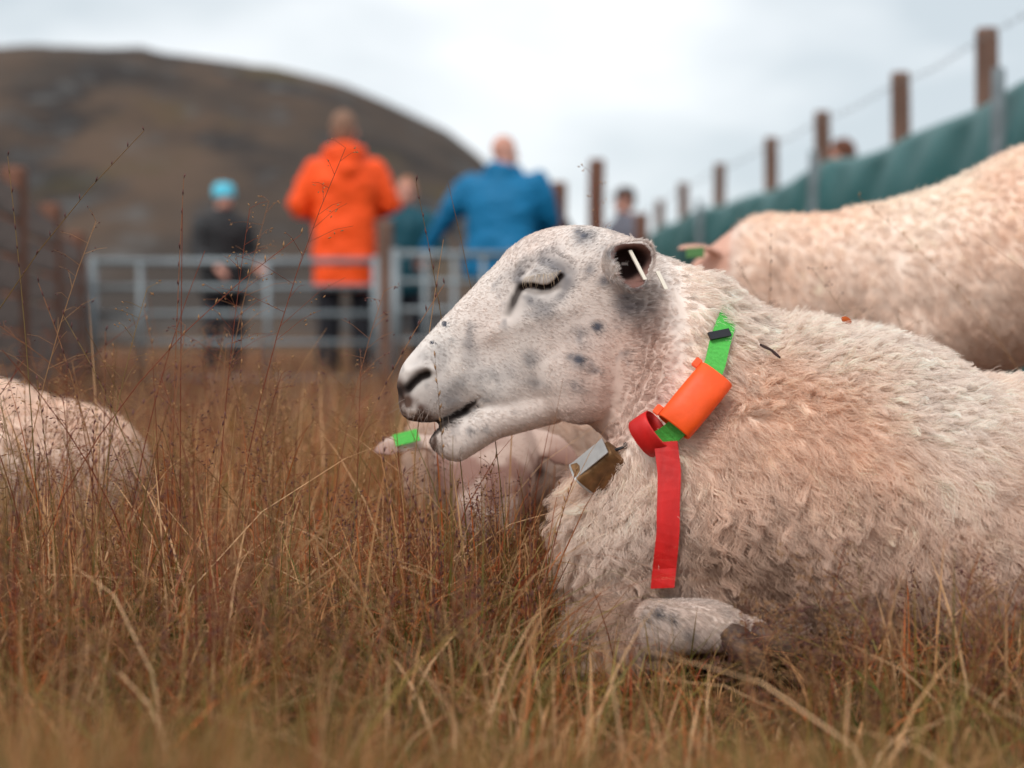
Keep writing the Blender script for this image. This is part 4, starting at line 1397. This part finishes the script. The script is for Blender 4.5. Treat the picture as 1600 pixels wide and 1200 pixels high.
person('person in a bright orange hooded jacket standing with the back turned behind the metal hurdle', 540, 8.9, 1.74, R(6), srgb(250, 84, 24), srgb(34, 34, 40), srgb(138, 106, 88),
       elbows=((-.285, .02, 1.14), (.285, .02, 1.16)), wrists=((-.12, .24, 1.12), (.12, .26, 1.14)), head_yaw=R(-15), bulk=1.05, hem=.63, skin=srgb(190, 142, 124))
person('bald person in a broad blue jacket with the back turned and one arm reaching down', 783, 9.0, 1.625, R(-14), srgb(2, 106, 152), srgb(28, 28, 34), None,
       elbows=((-.42, .02, 1.16), (.31, .10, 1.14)), wrists=((-.56, .08, .98), (.16, .28, 1.05)), head_yaw=R(-40), bulk=1.32, lean=.12, skin=srgb(202, 148, 130), beard=None)
person('child in a dark jacket and cyan headband behind the metal hurdle', 350, 9.4, 1.36, R(-140), srgb(44, 44, 46), srgb(40, 40, 48), srgb(110, 70, 50), hood=False,
       headband=srgb(96, 200, 226), head_yaw=R(-10), elbows=((-.25, .03, 1.13), (.25, .03, 1.13)), wrists=((-.20, .22, 1.05), (.20, .22, 1.02)), bulk=1.1)
person('bareheaded child in a dark teal jacket between the orange and blue jackets', 636, 9.8, 1.43, R(176), srgb(14, 74, 88), srgb(40, 44, 54), srgb(160, 112, 84), hood=False)
person('person in a black jacket half hidden behind the one in the blue jacket', 848, 9.9, 1.38, R(-30), srgb(34, 34, 40), srgb(40, 38, 40), srgb(70, 50, 44), elbows=((-.26, .05, 1.12), (.34, .05, 1.10)), bulk=1.1)
person('person in a grey jacket and dark cap standing among the far fence posts', 977, 11.0, 1.48, R(120), srgb(98, 98, 108), srgb(50, 46, 50), srgb(80, 60, 50), cap=srgb(70, 54, 50), hood=False)
person('brown haired person mostly hidden behind the green tarpaulin', 1314, 9.2, 1.61, R(60), srgb(70, 60, 56), srgb(50, 46, 50), srgb(96, 60, 46), hood=False)

# ------------------------------------------------------------------ moor grass
M_GRASS = mat('moor_grass', rough=.7, attr='Col', spec=.25, translucent=.35)
rg = np.random.default_rng(77)
STRAW, ORANGE, REDB, GREEN, OLIVE, BROWN, PURP = [np.array(srgb(*c_)) for c_ in ((200, 154, 108), (188, 104, 56), (146, 74, 50), (80, 98, 42), (120, 112, 54), (110, 70, 50), (112, 74, 72))]

BODIES = []
for o in list(COL.objects):
    if o.name.startswith('body') and o.parent and o.parent.name.startswith('sheep'):
        me = o.data
        off = np.array(o.parent.location)
        BODIES.append((BVHTree.FromPolygons([tuple(a) for a in (verts(me) + off)], [tuple(p_.vertices) for p_ in me.polygons]),
                       (verts(me) + off).min(0), (verts(me) + off).max(0)))
def free(x, y, h, lo=.6):
    keep = np.ones(len(x), bool)
    for bv, mn, mx in BODIES:
        cand = np.where((x > mn[0]) & (x < mx[0]) & (y > mn[1]) & (y < mx[1]))[0]
        for i in cand:
            hit = bv.ray_cast(Vector((x[i], y[i], -.2)), Vector((0, 0, 1)))
            if hit[0] is not None and hit[0].z < h[i] * lo + .01:
                keep[i] = False
    return keep

def blade_mesh(name, x, y, L, wid, az, bend, col, tipcol, levels=(0, .3, .55, .8, 1)):
    n_ = len(x)
    z = gz(x, y) - .004
    dirx, diry = np.cos(az), np.sin(az)
    tw = az + math.pi / 2 + rg.normal(0, .5, n_)
    wx, wy = np.cos(tw), np.sin(tw)
    V, C = [], []
    for t in levels:
        ho = np.minimum(bend, .95) * L * t ** 1.6
        up = L * t * (1 - .46 * np.clip(bend, 0, 1.75) * t)
        cx, cy, cz = x + dirx * ho, y + diry * ho, z + up
        ww = wid * (1 - .2 * t - .8 * t ** 3) / 2
        cc = col * (1 - t ** 1.5) + tipcol * t ** 1.5 if t > 0 else col * .9
        if t < 1:
            V += [np.stack([cx - wx * ww, cy - wy * ww, cz], 1), np.stack([cx + wx * ww, cy + wy * ww, cz], 1)]
            C += [cc, cc]
        else:
            V.append(np.stack([cx, cy, cz], 1)); C.append(cc)
    m_ = len(V)
    V = np.stack(V, 1).reshape(-1, 3); C = np.stack(C, 1).reshape(-1, 3)
    b = (np.arange(n_) * m_)[:, None]
    q_ = np.concatenate([b + np.array([[2 * i, 2 * i + 1, 2 * i + 3, 2 * i + 2]]) for i in range(len(levels) - 2)])
    t_ = b + np.array([[m_ - 3, m_ - 2, m_ - 1]])
    return mesh_np(name, V, quads=q_, tris=t_, smooth_sh=False, col=C)

def tall_zone(x, y):
    """usual blade height by place"""
    px = 800 + 2222 * x / y
    left = 1 - smooth(770, 960, px)
    front = 1 - smooth(1.35, 1.6, y)
    h = (.085 + .065 * smooth(1.22, 1.45, y)) * left + (1 - left) * (.060 + .09 * smooth(1.6, 2.4, y))
    h = h + .055 * smooth(1.15, 1.35, y) * front * smooth(1230, 1420, px) * (1 - left)
    h = np.where((px > 900) & (px < 1260) & (y > 1.15) & (y < 1.5), np.where((px > 1120) & (px < 1255), .016, .066), h)
    h = h + .04 * smooth(620, 680, px) * (1 - smooth(840, 880, px)) * smooth(1.4, 1.5, y) * (1 - smooth(1.75, 1.85, y))
    h = np.where(y < 1.05, .085 + .045 * left + .075 * smooth(.95, .55, y), h)
    return h

def grass_colours(x, y, n_, green=0.0, kind=None):
    p_ = np.stack([x, y, 0 * x], 1)
    g1, g2, g3 = fnoise(p_, 2.2, 71), fnoise(p_, 6.5, 72), fnoise(p_, 1.3, 73)
    px = 800 + 2222 * x / y
    gw = np.clip(.32 + .35 * g1 + .25 * g2 + .30 * smooth(850, 1300, px) * (1 - smooth(1.5, 1.9, y)) + .12 * (1 - smooth(.7, 1.3, y)) + green, .03, .75)
    r_ = rg.random(n_)
    k = rg.random(n_)
    warm = np.where((k < .40)[:, None], STRAW, np.where((k < .66)[:, None], ORANGE, np.where((k < .84)[:, None], BROWN, REDB)))
    cool = np.where((rg.random(n_) < .5)[:, None], GREEN, OLIVE)
    if kind is not None:                             # tussocks differ as wholes
        gw = np.where(kind < .30, gw + .42, gw * .55)
        straw_ = (kind > .30) & (kind < .62) & (rg.random(n_) < .6)
        rust_ = (kind > .78) & (rg.random(n_) < .6)
        warm = np.where(straw_[:, None], STRAW * 1.08, np.where(rust_[:, None], np.where((rg.random(n_) < .5)[:, None], ORANGE, REDB), warm))
    c = np.where((r_ < gw)[:, None], cool, warm)
    c = c * np.clip(rg.normal(.95, .28, n_), .35, 1.6)[:, None] * (1 + .15 * g3)[:, None]
    tip = c * .6 + np.where((rg.random(n_) < .5)[:, None], STRAW, ORANGE) * .4
    return c, tip

# tussocks near the camera
NT = 2950
ty_ = .42 + 2.9 * np.sqrt(rg.random(NT) * .93 + .02)
tx_ = (rg.random(NT) * 2 - 1) * (.47 * ty_ + .5)
N1 = 128000
ti = rg.integers(0, NT, N1)
spread = .022 + .018 * rg.random(NT)
loose = rg.random(N1) < .35
x = tx_[ti] + rg.normal(0, 1, N1) * spread[ti] * np.where(loose, 3.0, 1)
y = ty_[ti] + rg.normal(0, 1, N1) * spread[ti] * np.where(loose, 3.0, 1)
m_ = (y > .36)
x, y, ti = x[m_], y[m_], ti[m_]
hs = np.clip(rg.normal(1, .22, NT), .5, 1.6)
L = tall_zone(x, y) * hs[ti] * np.clip(rg.normal(1.1, .30, len(x)), .35, 1.75)
k_ = free(x, y, L)
x, y, L, ti = x[k_], y[k_], L[k_], ti[k_]
n_ = len(x)
out = np.arctan2(y - ty_[ti], x - tx_[ti])
taz = rg.uniform(0, 6.28, NT)
az = np.where(rg.random(n_) < .4, out + rg.normal(0, .6, n_), np.where(rg.random(n_) < .7, taz[ti] + rg.normal(0, .45, n_), rg.uniform(0, 6.28, n_)))
bend = np.where(rg.random(n_) < .45, np.abs(rg.normal(.35, .25, n_)), rg.uniform(.6, 1.75, n_))
L = L * (1 + .28 * np.clip(bend - .5, 0, 1))
tg_ = rg.normal(0, .22, NT)
tk = rg.random(NT)
c, tip = grass_colours(x, y, n_, 0, tk[ti])
c = c * (1 + tg_[ti] * .5)[:, None]
wid = np.clip(rg.normal(.0021, .0006, n_), .001, .004)
pale = rg.random(n_) < .06
c[pale] = np.array(srgb(226, 188, 146)); tip[pale] = np.array(srgb(216, 166, 120))
wid = np.where(pale, wid * 1.35, wid); L = np.where(pale, L * 1.2, L)
tag(link('grass', blade_mesh('grass', x, y, L, wid, az, bend, c, tip), None, M_GRASS),
    'dry brown and green moor grass around the sheep', 'grass', kind='stuff')

# tussocks right in front of the lens
NT = 800
ty_ = rg.uniform(.46, .95, NT); tx_ = (rg.random(NT) * 2 - 1) * (.42 * ty_ + .12)
ti = rg.integers(0, NT, 38000)
x = tx_[ti] + rg.normal(0, .02, len(ti)); y = np.maximum(ty_[ti] + rg.normal(0, .02, len(ti)), .42)
px = 800 + 2222 * x / y
L = (.36 - (.235 + .03 * smooth(500, 1000, px)) * y) * rg.uniform(.5, 1.08, len(ti)) * np.clip(rg.normal(.92, .15, NT), .5, 1.15)[ti]
tk = rg.random(NT)
c, tip = grass_colours(x, y, len(x), .05, tk[ti])
tag(link('grass', blade_mesh('grass', x, y, L, np.clip(rg.normal(.002, .0005, len(x)), .001, .004), rg.uniform(0, 6.28, len(x)), np.abs(rg.normal(.4, .35, len(x))), c * .8, tip * .85), None, M_GRASS),
    'low tufts of rusty and olive grass in the foreground', 'grass', kind='stuff')

# meadow further off
N2 = 88000
y = 3.1 + 13 * rg.random(N2) ** 1.35
x = (rg.random(N2) * 2 - 1) * (.6 * y + 1.0)
L = .17 * np.clip(rg.normal(1, .35, N2), .3, 2.0) * np.where(x > .12 * y, .8, 1)
k_ = free(x, y, L)
x, y, L = x[k_], y[k_], L[k_]
n_ = len(x)
c, tip = grass_colours(x, y, n_, -.12)
c = c * .5 + np.array((.19, .115, .09)) * .5
tip = tip * .5 + np.array((.24, .15, .115)) * .5
tag(link('grass', blade_mesh('grass', x, y, L, .0045 + .0007 * y, rg.uniform(0, 6.28, n_), np.abs(rg.normal(.4, .3, n_)), c, tip, (0, .5, 1)), None, M_GRASS),
    'reddish brown grass of the open meadow towards the hurdles', 'grass', kind='stuff')

# flowering stalks with seed heads
VS, QS, CS = [], [], []
VO, TO, CO = [], [], []
vcount = 0; ocount = 0
OCT = np.array([(1, 0, 0), (-1, 0, 0), (0, 1, 0), (0, -1, 0), (0, 0, 1.0), (0, 0, -1.0)], float)
OCF = np.array([(0, 2, 4), (2, 1, 4), (1, 3, 4), (3, 0, 4), (2, 0, 5), (1, 2, 5), (3, 1, 5), (0, 3, 5)])
def spikelet(p_, d_, ln_, wd_, col):
    global ocount
    d_ = d_ / (np.linalg.norm(d_) + 1e-9)
    a = np.cross(d_, (0.3, .9, .2)); a /= np.linalg.norm(a); b = np.cross(d_, a)
    pts_ = p_ + d_ * ln_ * .5 + OCT[:, :1] * a * wd_ + OCT[:, 1:2] * b * wd_ + OCT[:, 2:] * d_ * ln_ * .5
    VO.append(pts_); TO.append(OCF + ocount); CO.append(np.tile(col, (6, 1))); ocount += 6
def thread(pts_, r0, r1, col0, col1):
    global vcount
    pts_ = np.asarray(pts_); m_ = len(pts_)
    t = np.gradient(pts_, axis=0); t /= np.linalg.norm(t, axis=1)[:, None] + 1e-12
    a = np.cross(t, (0.12, .98, .1)); a /= np.linalg.norm(a, axis=1)[:, None] + 1e-12
    b = np.cross(t, a)
    s_ = np.linspace(0, 1, m_)[:, None]
    r_ = r0 + (r1 - r0) * s_
    ring_ = [pts_ + (a * math.cos(g_) + b * math.sin(g_)) * r_ for g_ in (0, 2.094, 4.189)]
    v_ = np.stack(ring_, 1).reshape(-1, 3)
    c_ = np.repeat(col0 + (col1 - col0) * s_, 3, axis=0)
    i_ = np.arange(m_ - 1)[:, None] * 3
    q_ = np.concatenate([i_ + np.array([[k, (k + 1) % 3, 3 + (k + 1) % 3, 3 + k]]) for k in range(3)])
    VS.append(v_); QS.append(q_ + vcount); CS.append(c_); vcount += len(v_)
def stalk(bx, by, H_, azm, bnd, kind, r0=.0008, fine=1.0):
    z0 = float(gz(np.array([bx]), np.array([by]))[0]) - .005
    t = np.linspace(0, 1, 9)
    ho = bnd * H_ * t ** 1.8
    pts_ = np.stack([bx + np.cos(azm) * ho, by + np.sin(azm) * ho, z0 + H_ * t * (1 - .25 * bnd * t)], 1)
    k = rg.random()
    base_c = (REDB * .8 if k < .4 else (STRAW * .7 if k < .7 else OLIVE * .7))
    tip_c = base_c * .6 + (REDB if rg.random() < .5 else STRAW) * .4
    thread(pts_, r0, r0 * .4, base_c, tip_c)
    if kind == 0: return
    top_ = pts_[-1]
    f = lambda s_: np.array([np.interp(s_, t, pts_[:, i]) for i in range(3)])
    nb = int((9 if kind == 1 else 15) * fine)
    pc = PURP * rg.uniform(.7, 1.2) if rg.random() < .6 else STRAW * .75
    for b_ in range(nb):
        s_ = (.70 if kind == 1 else .62) + (.30 if kind == 1 else .38) * b_ / max(1, nb - 1)
        p0 = f(s_)
        an = rg.uniform(0, 6.28)
        if kind == 1:                                # narrow spike
            d_ = np.array([math.cos(an) * .35, math.sin(an) * .35, 1.0]) + (f(min(1, s_ + .03)) - p0) * 20
            spikelet(p0, d_, rg.uniform(.006, .010), .0011, pc * rg.uniform(.8, 1.3))
        else:                                        # open panicle
            ln_ = (1.12 - s_) * H_ * rg.uniform(.18, .34) + .006
            d_ = np.array([math.cos(an), math.sin(an), rg.uniform(.15, .9)]); d_ /= np.linalg.norm(d_)
            br = np.stack([p0, p0 + d_ * ln_ * .6, p0 + d_ * ln_ + np.array([0, 0, -.10 * ln_])])
            thread(br, .0003, .0002, tip_c, tip_c)
            for q_ in range(rg.integers(2, 5)):
                w_ = rg.uniform(.45, 1.0)
                pp_ = br[0] + (br[-1] - br[0]) * w_ + rg.normal(0, .0025, 3)
                dd = d_ + rg.normal(0, .5, 3); dd[2] -= .2
                spikelet(pp_, dd, rg.uniform(.0028, .0055), .0008, pc * rg.uniform(.75, 1.35))
def put(px, py_top, d, azm, bnd, kind, r0=.0008):
    """a stalk whose tip shows at a photo pixel, standing on the ground at depth d"""
    tip = P(px, py_top, d)
    Hh = tip.z / (1 - .25 * bnd)
    stalk(tip.x - math.cos(azm) * bnd * Hh, tip.y - math.sin(azm) * bnd * Hh, Hh, azm, bnd, kind, r0)
# stalks one can make out in the photograph
for a_ in ((225, 190, 1.62, .35, .42, 1, .001), (287, 255, 1.62, 1.2, .06, 1, .0009), (12, 228, 1.6, 2.6, .08, 1, .001), (540, 205, 1.58, .3, .22, 2, .0009), (700, 262, 1.62, 2.7, .14, 0, .0009),
           (693, 352, 1.62, .5, .1, 0, .001), (650, 262, 1.6, 2.8, .12, 1, .0009), (320, 372, 1.63, .2, .2, 0, .001), (285, 300, 1.6, 1.4, .03, 0, .001), (470, 350, 1.58, .3, .55, 1, .001),
           (680, 530, 1.45, 3.0, .05, 1, .0006), (880, 560, 1.42, .4, .12, 0, .0006), (925, 250, 1.75, 2.4, .1, 2, .0007), (1205, 352, 1.98, 1.2, .04, 1, .0008), (1342, 290, 2.05, 2.9, .5, 1, .0009),
           (1525, 345, 1.9, 2.8, .55, 0, .0009), (1155, 400, 2.0, 2.9, .3, 2, .0008), (1400, 470, 1.95, 2.7, .25, 2, .0008), (1270, 400, 1.95, 2.9, .35, 2, .0007), (390, 300, 1.6, .8, .1, 2, .0008), (150, 330, 1.65, .6, .2, 2, .0009), (420, 290, 1.7, .4, .15, 2, .0008),
           (60, 420, 1.5, 2.5, .3, 1, .001), (100, 470, 1.5, 2.7, .35, 1, .001), (230, 430, 1.55, 1.0, .2, 2, .0009), (760, 560, 1.75, .4, .2, 1, .0007), (600, 430, 1.65, .7, .2, 2, .0008)):
    put(*a_)
n_t = 0
while n_t < 820:                                     # the tall stand on the left
    y_ = 1.08 + 1.9 * rg.random() ** 1.2
    px_ = rg.uniform(-260, 760)
    if px_ > 560 and rg.random() < .5: continue
    x_ = (px_ - 800) / 2222 * y_
    Hh = np.clip(rg.normal(.27, .075), .12, .47) * (1 if px_ < 480 else .82) * (1 if y_ > 1.3 else .72)
    if not free(np.array([x_]), np.array([y_]), np.array([Hh]), .3)[0]: continue
    stalk(x_, y_, Hh, rg.uniform(0, 6.28), abs(rg.normal(.18, .2)), rg.choice([0, 1, 2, 2], p=[.28, .27, .225, .225]), rg.uniform(.0006, .0011))
    n_t += 1
n_t = 0
while n_t < 110:                                     # stems below the front sheep's chin
    y_ = rg.uniform(1.36, 1.76)
    px_ = rg.uniform(600, 885)
    x_ = (px_ - 800) / 2222 * y_
    Hh = np.clip(rg.normal(.17, .04), .08, .25)
    if not free(np.array([x_]), np.array([y_]), np.array([Hh]), .3)[0]: continue
    stalk(x_, y_, Hh, rg.uniform(0, 6.28), abs(rg.normal(.25, .2)), rg.choice([0, 0, 1, 2]), rg.uniform(.0006, .0012))
    n_t += 1
n_t = 0
while n_t < 150:                                     # fine panicles in front of the flank
    y_ = rg.uniform(1.16, 1.40)
    px_ = rg.uniform(1130, 1900)
    x_ = (px_ - 800) / 2222 * y_
    Hh = np.clip(rg.normal(.135, .04), .06, .24) * (1 if px_ > 1330 else .75)
    if not free(np.array([x_]), np.array([y_]), np.array([Hh]), .3)[0]: continue
    stalk(x_, y_, Hh, rg.uniform(0, 6.28), abs(rg.normal(.2, .2)), rg.choice([0, 2, 2]), rg.uniform(.0005, .0008))
    n_t += 1
n_t = 0
while n_t < 160:                                     # a thin stand further back
    y_ = rg.uniform(2.0, 4.5)
    px_ = rg.uniform(-200, 900)
    x_ = (px_ - 800) / 2222 * y_
    Hh = np.clip(rg.normal(.27, .06), .12, .42)
    if not free(np.array([x_]), np.array([y_]), np.array([Hh]), .3)[0]: continue
    stalk(x_, y_, Hh, rg.uniform(0, 6.28), abs(rg.normal(.2, .2)), rg.choice([0, 1, 2]), .001)
    n_t += 1
vs, vo = np.concatenate(VS), np.concatenate(VO)
me = mesh_np('tall_grass', np.vstack([vs, vo]), quads=np.concatenate(QS), tris=np.concatenate(TO) + len(vs), col=np.vstack([np.concatenate(CS), np.concatenate(CO)]))
tag(link('tall_grass', me, None, M_GRASS), 'tall thin grass stalks with purple brown seed heads', 'grass', kind='stuff')
